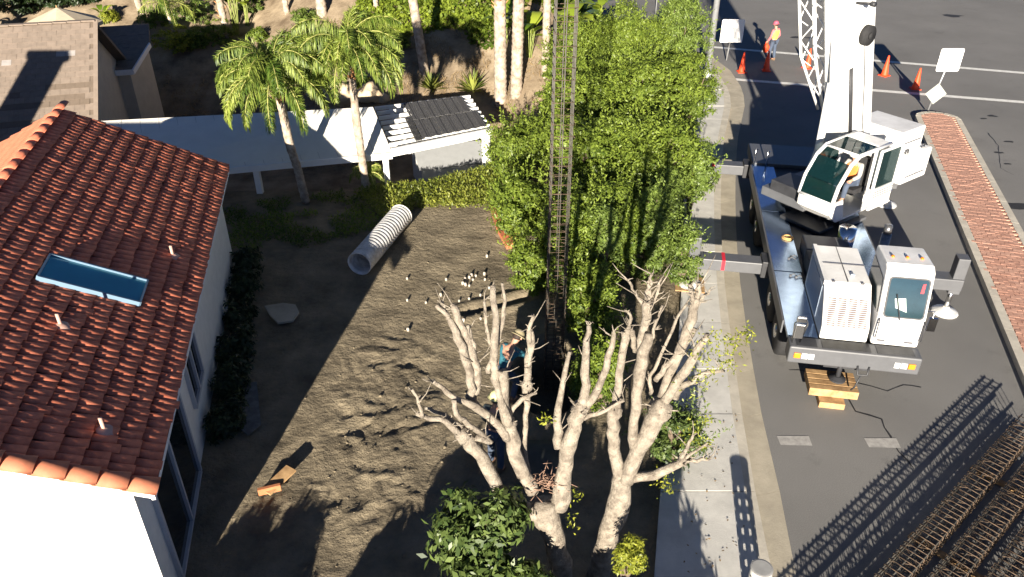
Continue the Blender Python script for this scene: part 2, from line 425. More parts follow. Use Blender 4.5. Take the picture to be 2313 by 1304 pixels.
hill_o = grid('hillside', -42.0, 8.6, 22.55, 64.0, .34, hill_h, HILL)
def hillP(u, v):                                # where a photo ray meets the slope
    d = ray(u, v); t = 20.0
    while t < 90:
        p = Vector((0, 0, CAMH))+d*t
        if p.y > 22.6 and p.z < hill_h(p.x, p.y): return Vector((p.x, p.y, hill_h(p.x, p.y)))
        t += .05
    return P(u, v)

# ================================================================== BUILDINGS
STUC = mat('white_stucco', (.80, .79, .74), .9, .05, 5, bump=.12, bscale=60)
TAN = mat('tan_stucco', (.52, .47, .39), .9, .07, 3, bump=.12, bscale=60)
TILE = mat('clay_tile', (.66, .21, .115), .75, .12, 5, col2=(.53, .145, .08), bump=.15, bscale=50)
TILE2 = mat('clay_rake_tile', (.52, .185, .10), .75, .12, 6)
ROOFB = mat('roof_underlay', (.22, .07, .045), .9, .2, 5)
TRIM = mat('white_trim', (.78, .79, .80), .5, .05, 4)
DARKW = mat('dark_frame', (.05, .05, .055), .5, .1, 4)
GLASS = mat('dark_glass', (.012, .015, .018), .08, .1, 2, spec=.6)
# ---- red tiled house
EZ = 2.7; PITCH = .5; RW = 3.42
e1, e2 = P(515, 375, EZ), P(345, 1105, EZ)
ed = (e1-e2); EL = ed.length; ed.normalize(); en = Vector((ed.y, -ed.x, 0))      # along the eave (away), outwards (right)
if en.x < 0: en = -en
def RH(s, t, up=0):                             # s along eave from near rake, t up the slope (horizontal metres), up = normal offset
    nrm = (en*PITCH+Vector((0, 0, 1))).normalized()
    return e2+ed*s-en*t+Vector((0, 0, t*PITCH))+nrm*up
house = empty('red_tiled_house', e2-Vector((0, 0, EZ))-en*RW, label='white stucco house with red clay barrel tile roof and skylight', cat='house')
HO = house.location.copy()
def HB(mb, name, m, parent=None, bevel=0):      # house parts are modelled in world coordinates
    mb.v = [tuple(Vector(p)-HO) for p in mb.v]; return mb.build(name, m, parent or house, bevel)
walls = MB(); ov = .32; gr = .14
def ring(s0, s1, t0, t1):
    return [e2+ed*s0-en*t0, e2+ed*s1-en*t0, e2+ed*s1-en*t1, e2+ed*s0-en*t1]
wt = [Vector((p.x, p.y, EZ+.05)) for p in ring(gr, EL-gr, ov, 2*RW-ov)]; wb = [Vector((p.x, p.y, -.2)) for p in wt]
apn = e2+ed*gr-en*RW+Vector((0, 0, RW*PITCH-.12)); apf = e2+ed*(EL-gr)-en*RW+Vector((0, 0, RW*PITCH-.12))
walls.add(wb+wt+[apn, apf], [(0, 1, 5, 4), (2, 3, 7, 6), (1, 2, 6, 9, 5), (3, 0, 4, 8, 7)])
HB(walls, 'wall', STUC)
# the near wing goes on out of the picture to the left
rf = MB()
for sg in (1, -1):
    def R2(s, t, up=0):
        p = RH(s, t, up)
        if sg < 0:
            d = (p-(e2-en*RW)).dot(en); p = p-en*(2*d)
        return p
    a = [R2(0, 0), R2(EL, 0), R2(EL, RW), R2(0, RW)]; b = [p-Vector((0, 0, .10)) for p in a]
    rf.add(a+b, [(0, 1, 2, 3), (7, 6, 5, 4), (0, 4, 5, 1), (1, 5, 6, 2), (3, 7, 4, 0)])
roof = HB(rf, 'roof', ROOFB)
fas = MB(); fas.beam(RH(.0, 0)-Vector((0, 0, .12))-en*.03, RH(EL, 0)-Vector((0, 0, .12))-en*.03, .05, .16)
for s0 in (.06,): fas.beam(RH(s0, .0)-Vector((0, 0, .14)), RH(s0, RW)-Vector((0, 0, .14)), .06, .16)
HB(fas, 'fascia', TRIM)
NC = 12; NB = 68; cw = EL/NB; cl = RW*math.sqrt(1+PITCH**2)/NC
sdir = (-en+Vector((0, 0, PITCH))).normalized(); nrm = (en*PITCH+Vector((0, 0, 1))).normalized()
def barrel(wd, L, lift0, lift1, hgt=.036, seg=5, thick=.014):
    """half-barrel tile: x across, y up the slope, z off the slope"""
    vs = []; fs = []
    for (y, lf, wk) in ((0, lift0, 1.0), (L, lift1, .86)):
        for rr, dz in ((1, 0), (1, -thick)):
            for k in range(seg+1):
                t = math.pi*k/seg; vs.append((math.cos(t)*wd/2*wk*rr, y, lf+math.sin(t)*hgt*wk+dz))
    n1 = seg+1
    for k in range(seg):
        fs.append((k, k+1, 2*n1+k+1, 2*n1+k)); fs.append((n1+k, k+n1+1, k+1, k)) ; fs.append((2*n1+k, 2*n1+k+1, 3*n1+k+1, 3*n1+k))
    return vs, fs
tv_, tf_ = barrel(cw*1.07, cl*1.16, .028, .002)
tb = MB(); tb.add(tv_, tf_, False); tme = tb.mesh('roof_tile', TILE); tme.polygons.foreach_set('use_smooth', [True]*len(tme.polygons))
Mt = Matrix((ed, sdir, nrm)).transposed().to_4x4()
sky0, sky1 = None, None
skp = [PP(u, v, RH(0, 0), nrm) for u, v in ((75, 648), (320, 700), (335, 640), (100, 590))]
def st_of(p):
    q = p-e2; return q.dot(ed), -(q.dot(en))
sk_s = [st_of(p) for p in skp]; ss0, ss1 = min(a for a, b in sk_s)+.12, max(a for a, b in sk_s)-.12; tt0, tt1 = min(b for a, b in sk_s)+.05, max(b for a, b in sk_s)-.05
tiles = []
for c in range(NC):
    for b in range(NB):
        tiles.append((b, c))
tiles = [(b, c) for b, c in tiles if not (ss0+.02 < (b+.5)*cw < ss1-.02 and tt0+.05 < (c+.5)*RW/NC < tt1-.05)]
tvis = sorted([q for q in tiles if inframe(RH((q[0]+.5)*cw, (q[1]+.5)*RW/NC))], key=lambda q: (RH((q[0]+.5)*cw, (q[1]+.5)*RW/NC)-Vector((0, 0, CAMH))).length)
tnear = set(tvis[:300]); trest = MB()
for b, c in tiles:
    loc = RH((b+.5)*cw+random.uniform(-.006, .006), c*RW/NC-.03+random.uniform(-.014, .014)-(.06 if random.random() < .012 else 0), .012+random.uniform(0, .008))
    M = Mt @ Matrix.Rotation(random.gauss(0, .03), 4, 'Z') @ Matrix.Rotation(random.gauss(0, .012), 4, 'X')
    M.translation = loc
    if (b, c) in tnear:
        o = link('roof_tile', tme, roof); M.translation = loc-HO; o.matrix_basis = M
    else: trest.add([M @ Vector(p) for p in tv_], tf_, True)
HB(trest, 'roof_tiles', TILE, roof)['kind'] = 'stuff'
tl = MB()
for c in range(NC):
    for b in range(0, NB):
        loc = RH((b+.5)*cw, c*RW/NC-.03, .012); dd = (loc-(e2-en*RW)).dot(en); loc = loc-en*(2*dd)
        M = Matrix((ed, Vector((en.x, en.y, PITCH)).normalized(), Vector((-en.x*PITCH, -en.y*PITCH, 1)).normalized())).transposed().to_4x4(); M.translation = loc
        tl.add([M @ Vector(p) for p in tv_], tf_, True)
HB(tl, 'roof_tiles', TILE2, roof)['kind'] = 'stuff'
rv, rfc = barrel(.23, .60, .016, .006, .06, 6)
rcm = MB().add(rv, rfc, True).mesh('ridge_tile', TILE)
for i in range(int(EL/.5)+1):
    M = Matrix((-en, ed, Vector((0, 0, 1)))).transposed().to_4x4(); M.translation = RH(i*.5-.05, RW, 0)+Vector((0, 0, .03))-HO
    o = link('ridge_tile', rcm, roof); o.matrix_basis = M
rkv, rkf = barrel(.30, .42, .055, .015, .13, 7)
rkm = MB().add(rkv, rkf, True).mesh('rake_tile', TILE2)
for i in range(12):
    M = Matrix((ed, sdir, nrm)).transposed().to_4x4(); M.translation = RH(.02, i*.33-.05, -.03)-HO
    o = link('rake_tile', rkm, roof); o.matrix_basis = M
# skylight
skc = MB(); hh = .15
a = [RH(ss0, tt0, 0), RH(ss1, tt0, 0), RH(ss1, tt1, 0), RH(ss0, tt1, 0)]; up = nrm*hh
def frame_box(mb, q, wd, h0, h1):
    n_ = nrm
    for i in range(4):
        p0, p1 = q[i], q[(i+1) % 4]; mb.beam(p0+n_*(h0+h1)/2, p1+n_*(h0+h1)/2, wd, h1-h0, up=n_)
frame_box(skc, a, .035, -.02, hh)
skf = HB(skc, 'skylight', mat('skylight_kerb', (.13, .21, .29), .5, .05, 4))
gl = MB(); ins = .03
gl.add([p+nrm*(hh-.035) for p in a]+[p+nrm*(hh-.05) for p in a], [(0, 1, 2, 3), (7, 6, 5, 4)])
HB(gl, 'skylight_pane', mat('skylight_glass', (.045, .27, .36), .12, .12, .8, spec=.7), skf)
# roof vent pipes
VENT = mat('vent_pipe', (.55, .34, .27), .7, .1, 8)
for (u, v) in ((392, 583), (140, 742), (238, 978), (118, 745)):
    p = PP(u, v, RH(0, 0), nrm)
    if u == 118: continue
    mb = MB(); mb.cyl(p-Vector((0, 0, .05)), p+Vector((0, 0, .27)), .028, n=10); mb.lathe(p+nrm*.03, [(.14, 0), (.13, .02), (.05, .06)], 10, nrm)
    HB(mb, 'vent_pipe', VENT)
# sliding doors and windows in the shaded wall
def WP(s, z, out=0): return e2+ed*s-en*(ov-out)+Vector((0, 0, z-EZ))
def wall_opening(name, s0, s1, z0, z1, panes):
    fr = MB(); wd = .07
    def bar(sa, za, sb, zb): fr.beam(WP(sa, za, .025), WP(sb, zb, .025), wd, .09, up=en)
    bar(s0, z0, s0, z1); bar(s1, z0, s1, z1); bar(s0, z0, s1, z0); bar(s0, z1, s1, z1)
    for k in range(1, panes): s_ = s0+(s1-s0)*k/panes; bar(s_, z0, s_, z1)
    o = HB(fr, name, mat('grey_white_frame', (.45, .47, .5), .5, .05, 4))
    for k in range(panes):
        sa = s0+(s1-s0)*k/panes+.035; sb = s0+(s1-s0)*(k+1)/panes-.035
        g = MB(); g.add([WP(sa, z0+.03, .02), WP(sb, z0+.03, .02), WP(sb, z1-.03, .02), WP(sa, z1-.03, .02)], [(0, 1, 2, 3)])
        g.v += [tuple(Vector(p)-en*.015) for p in g.v[:4]]; g.f.append((7, 6, 5, 4)); g.sm.append(False)
        HB(g, 'pane', GLASS, o)
wall_opening('sliding_door', .7, 3.1, .05, 2.1, 2)
wall_opening('window', 3.9, 5.0, .9, 2.1, 2)

# main block of the house, beyond the left edge of the picture
bx0, bx1, by0, by1 = -19.5, -11.6, 8.2, 15.6; ym = (by0+by1)/2; rzm = 4.7
mb = MB(); mb.add([(bx0, by0, -.2), (bx1, by0, -.2), (bx1, by1, -.2), (bx0, by1, -.2), (bx0, by0, 2.8), (bx1, by0, 2.8), (bx1, by1, 2.8), (bx0, by1, 2.8), (bx0, ym, rzm-.1), (bx1, ym, rzm-.1)], [(0, 1, 5, 4), (1, 2, 6, 9, 5), (2, 3, 7, 6), (3, 0, 4, 8, 7)]); HB(mb, 'wall', STUC)
mb = MB()
for y_ in (by0-.5, by1+.5):
    q = [Vector((bx0-.3, y_, 2.55)), Vector((bx1+.3, y_, 2.55)), Vector((bx1+.3, ym, rzm)), Vector((bx0-.3, ym, rzm))]; mb.add(q+[p-Vector((0, 0, .1)) for p in q], [(0, 1, 2, 3), (7, 6, 5, 4), (0, 4, 5, 1), (1, 5, 6, 2), (3, 7, 4, 0)])
HB(mb, 'roof', TILE)
mb = MB(); mb.bbox(-18.3, -17.3, 12.6, 13.4, 2.5, 6.4); mb.bbox(-18.4, -17.2, 12.5, 13.5, 6.4, 6.55); HB(mb, 'chimney', STUC)

# ---- tan house behind, brown shingle roof
TH = empty('tan_house', (-13.4, 24.0, -1.4), label='tan stucco house with brown shingle roof and lower side wing', cat='house')
TO = TH.location.copy()
def TB(mb, name, m, parent=None, bevel=0):
    mb.v = [tuple(Vector(p)-TO) for p in mb.v]; return mb.build(name, m, parent or TH, bevel)
ta = R_(-15); td = Vector((math.sin(ta), math.cos(ta), 0)); tx = Vector((td.y, -td.x, 0))
c0 = P(216, 300, 1.4); rz = 4.0; rl = 4.05
SHG = [mat('shingle_a', (.20, .160, .128), .9, .12, 5), mat('shingle_b', (.22, .175, .14), .9, .1, 5), mat('shingle_c', (.145, .112, .085), .9, .1, 5), mat('shingle_pale', (.30, .28, .265), .9, .1, 5)]
sl = (rz-1.4)/rl; tn = (-td*sl+Vector((0, 0, 1))).normalized(); tsl = (td+Vector((0, 0, sl))).normalized()
def TR(x, t, up=0): return c0-tx*x+td*t+Vector((0, 0, t*sl))+tn*up
WID = 9.0
rb = MB(); a = [TR(0, -.1), TR(WID, -.1), TR(WID, rl), TR(0, rl)]; rb.add(a+[p-Vector((0, 0, .14)) for p in a], [(0, 1, 2, 3), (7, 6, 5, 4), (0, 4, 5, 1), (2, 6, 7, 3), (3, 7, 4, 0), (1, 5, 6, 2)])
bk = [TR(0, rl), TR(WID, rl), TR(WID, rl)+td*rl+Vector((0, 0, -(rz-1.4))), TR(0, rl)+td*rl+Vector((0, 0, -(rz-1.4)))]
rb.add(bk+[p-Vector((0, 0, .14)) for p in bk], [(0, 1, 2, 3), (7, 6, 5, 4), (0, 4, 7, 3), (1, 2, 6, 5), (2, 3, 7, 6)])
troof = TB(rb, 'roof', SHG[2])
sw_, sh_ = .30, .235
smm = []
for mm in SHG:
    smm.append(MB().add([(-sw_*.49, 0, .018), (sw_*.49, 0, .018), (sw_*.49, sh_*1.15, .004), (-sw_*.49, sh_*1.15, .004), (-sw_*.49, 0, .0), (sw_*.49, 0, .0)], [(0, 1, 2, 3), (4, 5, 1, 0)]).mesh('shingle', mm))
Ms = Matrix((-tx, tsl, tn)).transposed().to_4x4()
cnt = 0; srest = MB(); nrow = int(math.sqrt(rl**2+(rz-1.4)**2)/sh_)
cand = []
for r in range(nrow):
    for c in range(int(WID/sw_)):
        x = (c+.5+(r % 2)*.5)*sw_+.02; t = r*sh_*td.length/math.sqrt(1+sl*sl)
        if x > WID-.1: continue
        cand.append((x, t, r, c))
cand.sort(key=lambda q: TR(q[0], q[1]).x, reverse=True)
for (x, t, r, c) in cand:
    p = TR(x, t, .006); v_ = noise.noise(Vector((x*.55, r*1.3, 3)))
    mi = 3 if (r in (13, 14) and v_ > .25) else (2 if v_ > .22 and r < 9 else random.choice((0, 0, 1)))
    M = Ms @ Matrix.Rotation(random.gauss(0, .012), 4, 'Z'); 
    if cnt < 300 and inframe(p):
        M.translation = p-TO; o = link('shingle', smm[mi], troof); o.matrix_basis = M; cnt += 1
    else:
        M.translation = p; srest.add([M @ Vector(q) for q in ((-sw_*.49, 0, .018), (sw_*.49, 0, .018), (sw_*.49, sh_*1.15, .004), (-sw_*.49, sh_*1.15, .004))], [(0, 1, 2, 3)])
TB(srest, 'shingles', SHG[0], troof)['kind'] = 'stuff'
rk = MB(); rk.beam(TR(-.02, -.12, .03), TR(-.02, rl, .03), .14, .04, up=tn); TB(rk, 'rake_cap', SHG[1])
rg = MB()
for k in range(20): rg.beam(TR(k*.45, rl, .03), TR(k*.45+.43, rl, .045), .22, .04)
TB(rg, 'ridge_cap', SHG[1])
tw = MB(); q = [c0-tx*.35+td*.35, c0-tx*WID+td*.35, c0-tx*WID+td*(2*rl-.35), c0-tx*.35+td*(2*rl-.35)]
zb = -1.6; zt = 1.55
tw.add([Vector((p.x, p.y, zb)) for p in q]+[Vector((p.x, p.y, zt)) for p in q]+[TR(.35, rl, -.16), TR(WID, rl, -.16)], [(0, 1, 5, 4), (3, 0, 4, 8, 7), (2, 3, 7, 6), (1, 2, 6, 9, 5)])
TB(tw, 'wall', TAN)
# side wing with its lower roof
wz = 1.55; A = P(214, 163, wz); B = P(300, 158, wz)
wn = Vector((-td.x*.30, -td.y*.30, 1)).normalized()
Cc = PP(338, 97, B, wn); Dd = PP(336, 54, B, wn); Ee = PP(205, 62, B, wn)
rb = MB(); a = [A, B, Cc, Dd, Ee]; rb.add(a+[p-Vector((0, 0, .10)) for p in a], [(0, 1, 2, 3, 4), (9, 8, 7, 6, 5)]+[(i, (i+1) % 5, 5+(i+1) % 5, 5+i) for i in range(5)])
wroof = TB(rb, 'wing_roof', SHG[0])
for r in range(9):
    for c in range(7):
        p = A.lerp(B, 0)+tx*(.15+c*.36+(r % 2)*.16)+td*(r*.3); 
        p = Vector((p.x, p.y, A.z+(p-A).dot(td)*.30))
        M = Matrix((tx, (td+Vector((0, 0, .3))).normalized(), wn)).transposed().to_4x4(); M.translation = p+wn*.004-TO
        s2 = ((p-B).dot(tx)); lim = (Cc-B).dot(tx)*max(0, min(1, (p-B).dot(td)/max(.1, (Cc-B).dot(td))))
        if s2+.16 > lim: continue
        o = link('shingle', smm[random.choice((0, 1, 0, 2))], wroof); o.matrix_basis = M
ft = MB(); ft.beam(A-Vector((0, 0, .08))-td*.04, B-Vector((0, 0, .08))-td*.04, .06, .2); ft.beam(B-Vector((0, 0, .08))-td*.04, Cc-Vector((0, 0, .08)), .06, .2)
TB(ft, 'fascia', TRIM)
ins = -tx*.18+td*.22
wq = [A+td*.22, B+ins, Cc+ins*.8, Cc+ins*.8+td*3-tx*1.5, A+td*4]
wl = MB(); wl.add([Vector((p.x, p.y, -1.6)) for p in wq]+[Vector((p.x, p.y, p.z-.09 if i < 3 else wz)) for i, p in enumerate(wq)], [(i, (i+1) % 5, 5+(i+1) % 5, 5+i) for i in range(5)])
TB(wl, 'wing_wall', TAN)
wp = P(232, 250, .3)
wf = MB(); b0 = A.lerp(B, .12)+td*.20; b1 = A.lerp(B, .42)+td*.20
for (pa, pb, za, zb2) in ((b0, b0, -.9, .7), (b1, b1, -.9, .7), (b0, b1, -.9, -.9), (b0, b1, .7, .7)):
    wf.beam(Vector((pa.x, pa.y, za)), Vector((pb.x, pb.y, zb2)), .07, .07, up=td)
wfo = TB(wf, 'window', TRIM)
g = MB(); g.box((b0+b1)/2+Vector((0, 0, -(wz)-.1)), ((b1-b0).length, .02, 1.6), ((b1-b0).normalized(), td, Vector((0, 0, 1)))); TB(g, 'pane', GLASS, wfo)

# ---- white patio cover, posts
PC = empty('patio_cover', (-6, 24, -1.4), label='long white flat patio cover beside the two tall front palms', cat='patio cover'); PO = PC.location.copy()
def OB(mb, name, m, parent, org, bevel=0):
    mb.v = [tuple(Vector(p)-org) for p in mb.v]; return mb.build(name, m, parent, bevel)
fr_ = P(886, 346, .95); fl_ = P(515, 380, .95); fl_ = fr_+(fl_-fr_).normalized()*9.0
br_ = P(842, 242, 1.75); bl_ = P(375, 266, 1.75); bl_ = br_+(bl_-br_).normalized()*9.2
mb = MB(); a = [fl_, fr_, br_, bl_]; mb.add(a+[p-Vector((0, 0, .12)) for p in a], [(0, 1, 2, 3), (7, 6, 5, 4), (0, 4, 5, 1), (1, 5, 6, 2), (2, 6, 7, 3), (3, 7, 4, 0)])
OB(mb, 'roof_panel', mat('patio_white', (.80, .78, .70), .6, .04, 2), PC, PO)
mb = MB()
for k in range(1, 16):
    a_, b_ = fl_.lerp(fr_, k/16), bl_.lerp(br_, k/16); mb.beam(a_+Vector((0, 0, .004)), b_+Vector((0, 0, .004)), .018, .012)
OB(mb, 'panel_seams', mat('patio_seam', (.60, .58, .52), .7, .05, 4), PC, PO)
mb = MB(); mb.beam(fl_-Vector((0, .03, .07)), fr_-Vector((0, .03, .07)), .09, .2); OB(mb, 'fascia', WHITE, PC, PO)
for u in (572, 700, 868):
    tq = (u-515)/(886-515); p = P(515, 380, .95).lerp(fr_, tq)+Vector((0, .12, 0))
    if u == 700: continue
    mb = MB(); mb.bbox(p.x-.09, p.x+.09, p.y-.09, p.y+.09, -1.45, p.z-.1); OB(mb, 'post', WHITE, PC, PO)
# ---- pergola
PG = empty('pergola', (-2.5, 25, -1.4), label='white slatted pergola with dark reed mats on top', cat='pergola'); GO = PG.location.copy()
gz = 1.15; gFL, gFR, gBR, gBL = P(886, 338, gz), P(1112, 292, gz), P(1062, 216, gz), P(846, 243, gz)
NR = 9
for i in range(NR):
    t = i/(NR-1); a, b = gFL.lerp(gBL, t), gFR.lerp(gBR, t); mb = MB(); mb.beam(a+Vector((0, 0, -.05)), b+Vector((0, 0, -.05)), .07, .13); OB(mb, 'rafter', WHITE, PG, GO)
for t in (.16, .95):
    a, b = gFL.lerp(gFR, t), gBL.lerp(gBR, t); mb = MB(); mb.beam(a-Vector((0, 0, .19)), b-Vector((0, 0, .19)), .1, .14); OB(mb, 'beam', WHITE, PG, GO)
mb = MB(); mb.beam(gFL-Vector((0, .06, .07)), gFR-Vector((0, .06, .07)), .10, .26); OB(mb, 'front_beam', WHITE, PG, GO)
for t, q in ((.93, gFR), (.93, gBR)):
    p = (gFL if q is gFR else gBL).lerp(q, t); mb = MB(); mb.cyl((p.x, p.y+.1, -1.45), (p.x, p.y+.1, gz-.15), .15, n=14); OB(mb, 'column', WHITE, PG, GO)
MATS_R = mat('reed_mat', (.085, .085, .088), .9, .3, 14, bump=.3, bscale=50)
for nm, (s0, s1, t0, t1) in (('reed_mat', (.31, .96, .08, .5)), ('reed_mat', (.29, .9, .52, .98)), ('reed_mat', (.235, .30, .05, .6))):
    mb = MB(); K = 26
    for i in range(K):
        f0 = s0+(s1-s0)*i/K; f1 = s0+(s1-s0)*(i+.9)/K
        def gp(s, t): return gFL.lerp(gFR, s).lerp(gBL.lerp(gBR, s), t)+Vector((0, 0, .03+.012*math.sin(i*1.7)+(.03 if s1 < .3 else 0)))
        q = [gp(f0, t0), gp(f1, t0), gp(f1, t1), gp(f0, t1)]; mb.add(q+[p+Vector((0, 0, .018)) for p in q], [(0, 1, 2, 3), (4, 5, 6, 7), (0, 1, 5, 4), (2, 3, 7, 6), (0, 3, 7, 4), (1, 2, 6, 5)])
    OB(mb, nm, MATS_R, PG, GO)
# ---- garden shed
SHED = empty('garden_shed', (-2.2, 24.2, -1.4), label='small white garden shed with pale gable roof under the pergola', cat='shed'); SO = SHED.location.copy()
sz = -.45; sA, sB = P(953, 382, sz), P(1094, 364, sz); sv = (sB-sA); sd_ = sv.normalized(); sp = Vector((-sd_.y, sd_.x, 0)); 
D = 1.7; mb = MB(); q = [sA, sB, sB+sp*D, sA+sp*D]
mb.add([Vector((p.x, p.y, -1.45)) for p in q]+q+[(q[0]+q[3])/2+Vector((0, 0, .39)), (q[1]+q[2])/2+Vector((0, 0, .39))], [(0, 1, 5, 4), (1, 2, 6, 9, 5), (2, 3, 7, 6), (3, 0, 4, 8, 7)])
OB(mb, 'wall', WHITE, SHED, SO)
mb = MB(); o_ = .1
for sgn in (0, 1):
    e0 = (q[0]-sp*o_-sd_*o_) if sgn == 0 else (q[3]+sp*o_-sd_*o_); e1_ = (q[1]-sp*o_+sd_*o_) if sgn == 0 else (q[2]+sp*o_+sd_*o_)
    r0 = (q[0]+q[3])/2+Vector((0, 0, .46))-sd_*o_; r1 = (q[1]+q[2])/2+Vector((0, 0, .46))+sd_*o_
    mb.add([e0, e1_, r1, r0]+[p-Vector((0, 0, .04)) for p in (e0, e1_, r1, r0)], [(0, 1, 2, 3), (7, 6, 5, 4), (0, 4, 5, 1), (1, 5, 6, 2), (3, 7, 4, 0)])
OB(mb, 'roof', mat('shed_roof', (.26, .27, .275), .6, .06, 4), SHED, SO)

# ================================================================== CRANE TRUCK
CRW = mat('crane_white', (.80, .80, .78), .42, .03, 1.6, col2=(.66, .655, .63), coat=.15)
CRG = mat('crane_grey', (.095, .098, .105), .45, .08, 4)
CRD = mat('crane_dark', (.035, .036, .04), .5, .2, 5)
DECK = mat('deck_plate', (.34, .45, .62), .2, .12, 5, metal=.95)  # blue of the sky reflection tinted into the plate colour
CHROME = mat('chrome', (.72, .72, .72), .18, .05, 4, metal=1.0)
RUBBER = mat('rubber', (.02, .02, .021), .85, .2, 10)
CGLASS = glassmat('cab_glass', (.006, .026, .028))
DASH = mat('cab_interior', (.03, .03, .032), .8, .2, 6)
AMBER = mat('amber_lens', (.75, .22, .02), .25, .1, 6); LENS = mat('clear_lens', (.7, .72, .72), .15, .1, 10)
RED = mat('red_mark', (.60, .02, .035), .5, .05, 5)
crane = empty('truck_crane', (6.8, 12.45, 0), R_(-10), label='white truck crane parked on the street with raised boom and outriggers', cat='crane')
def K(mb, name, m, parent=None, bevel=0): return mb.build(name, m, parent or crane, bevel)
# chassis and decks
b = MB(); b.bbox(-.45, .45, .25, 11.2, .62, 1.18); K(b, 'chassis', CRD)
b = MB(); b.bbox(-1.25, 1.25, -.05, .34, .86, 1.25); bump = K(b, 'bumper', CRG, bevel=.03)
for x0, x1 in ((-1.12, -.72), (-.62, .30), (.42, 1.12)):
    b = MB(); b.bbox(x0, x1, .0, .30, 1.252, 1.262); K(b, 'tread_plate', CRD, bump)
for sx in (-1, 1):
    b = MB(); b.bbox(min(sx*1.0, sx*.88), max(sx*1.0, sx*.88), -.075, -.045, 1.0, 1.12); b.bbox(min(sx*.86, sx*.76), max(sx*.86, sx*.76), -.075, -.045, 1.0, 1.12); K(b, 'headlight', LENS, bump)
    b = MB(); b.bbox(min(sx*1.02, sx*1.15), max(sx*1.02, sx*1.15), -.08, -.045, 1.0, 1.12); K(b, 'turn_signal', AMBER, bump, .01)
b = MB(); b.bbox(-1.25, -.66, .36, 2.95, 1.17, 1.25); K(b, 'deck', DECK)
b = MB(); b.bbox(-1.25, -.62, 3.0, 6.1, 1.17, 1.25); K(b, 'deck', DECK)
b = MB(); b.bbox(-1.25, -.62, 6.16, 9.3, 1.17, 1.25); K(b, 'deck', DECK)
b = MB(); b.bbox(.66, 1.25, 1.75, 9.3, 1.17, 1.25); K(b, 'deck', DECK)
b = MB(); b.bbox(-.62, .66, 2.5, 9.3, 1.12, 1.20); K(b, 'centre_deck', CRD)
b = MB()
for sx in (-1, 1):
    b.bbox(min(sx*1.25, sx*1.29), max(sx*1.25, sx*1.29), .9, 9.3, .93, 1.24)
K(b, 'side_skirt', CRG)
b = MB(); b.bbox(-1.22, 1.22, 9.32, 10.9, 1.0, 1.3); K(b, 'rear_deck', CRG)
# hydraulic fittings on the deck
b = MB()
for (x, y) in ((-.86, 3.55), (-.80, 3.65), (-.92, 2.75), (-.8, 2.70)): b.cyl((x, y, 1.25), (x+.01, y+.01, 1.30), .03, n=8); b.tube([(x, y, 1.28), (x+.08, y+.06, 1.30), (x+.16, y+.02, 1.26)], .013, 6)
K(b, 'hose_fittings', CRG)
b = MB()
for r_ in (.10, .13): b.tube([(-.76+r_*math.cos(k*.42), 4.65+r_*math.sin(k*.42), 1.27+.02*(r_ < .12)) for k in range(16)], .018, 6)
K(b, 'rope_coil', mat('rope', (.5, .3, .12), .9, .2, 20))
for (x, y, h) in ((-1.2, 9.2, .55), (-.85, 9.2, .5), (-1.22, 5.0, .0)):
    if h: b = MB(); b.tube([(x, y, 1.24), (x, y+.02, 1.24+h), (x+.05, y+.05, 1.2+h)], .022, 8); K(b, 'grab_rail', CHROME)
# wheels
def wheel(x, y, sx):
    o = empty('wheel'); o.parent = crane; o.location = (x, y, .54)
    ty = MB(); ty._lathe(Vector((-.17, 0, 0)), [(.40, 0), (.52, .03), (.54, .08), (.54, .26), (.52, .31), (.40, .34)], 24, Vector((1, 0, 0)), True); ty.build('tyre', RUBBER, o)
    rm = MB(); xx = sx*.10; rm._lathe(Vector((xx, 0, 0)), [(.30, 0), (.36, sx*.06), (.30, sx*.05), (.16, sx*.02), (.16, sx*.09), (.08, sx*.10)], 18, Vector((1, 0, 0)), True); rm.build('rim', CHROME, o)
for y in (1.55, 2.85, 6.6, 7.95):
    for sx in (-1, 1): wheel(sx*1.08, y, sx)
# carrier cab
b = MB(); x0, x1 = .33, 1.22
prof = [(.30, 1.26), (.30, 1.95), (.55, 2.86), (.70, 2.93), (1.50, 2.90), (1.55, 1.26)]
pts = [(x0, y, z) for y, z in prof]; b.prism(pts, (x1-x0, 0, 0)); ccab = K(b, 'carrier_cab', CRW, bevel=.05)
def cpt(x, t, out=.012):                    # a place on the slanted front of the cab
    y = .30+(.55-.30)*t; z = 1.95+(2.86-1.95)*t; return Vector((x, y, z))+Vector((0, -.964, .265))*out
def rr_panel(mb, f, x0, x1, t0, t1, out0, out1, r=.08):
    pts = []
    for cx, cy, a0 in ((x1-r, t1-r, 0), (x0+r, t1-r, 90), (x0+r, t0+r, 180), (x1-r, t0+r, 270)):
        for k in range(5): a = R_(a0+k*22.5); pts.append((cx+r*math.cos(a), cy+r*math.sin(a)))
    n_ = len(pts); top = [f(x, t, out1) for x, t in pts]; bot = [f(x, t, out0) for x, t in pts]
    mb.add(bot+top, [tuple(range(n_, 2*n_))]+[(i, (i+1) % n_, n_+(i+1) % n_, n_+i) for i in range(n_)])
b = MB(); rr_panel(b, cpt, .40, 1.16, -.02, .86, -.01, .014); K(b, 'windscreen_gasket', CRD, ccab)
b = MB(); rr_panel(b, cpt, .43, 1.13, .01, .83, -.005, .02, .06); K(b, 'windscreen', mat('windscreen_glass', (.012, .035, .045), .05, .3, 1.2, spec=.9), ccab)
b = MB(); b.add([cpt(.60, .20, .024), cpt(.82, .12, .024), cpt(.76, .42, .024), cpt(.56, .40, .024)], [(0, 1, 2, 3)]); K(b, 'paper_sheet', mat('paper', (.45, .55, .5), .8, .05, 5), ccab)
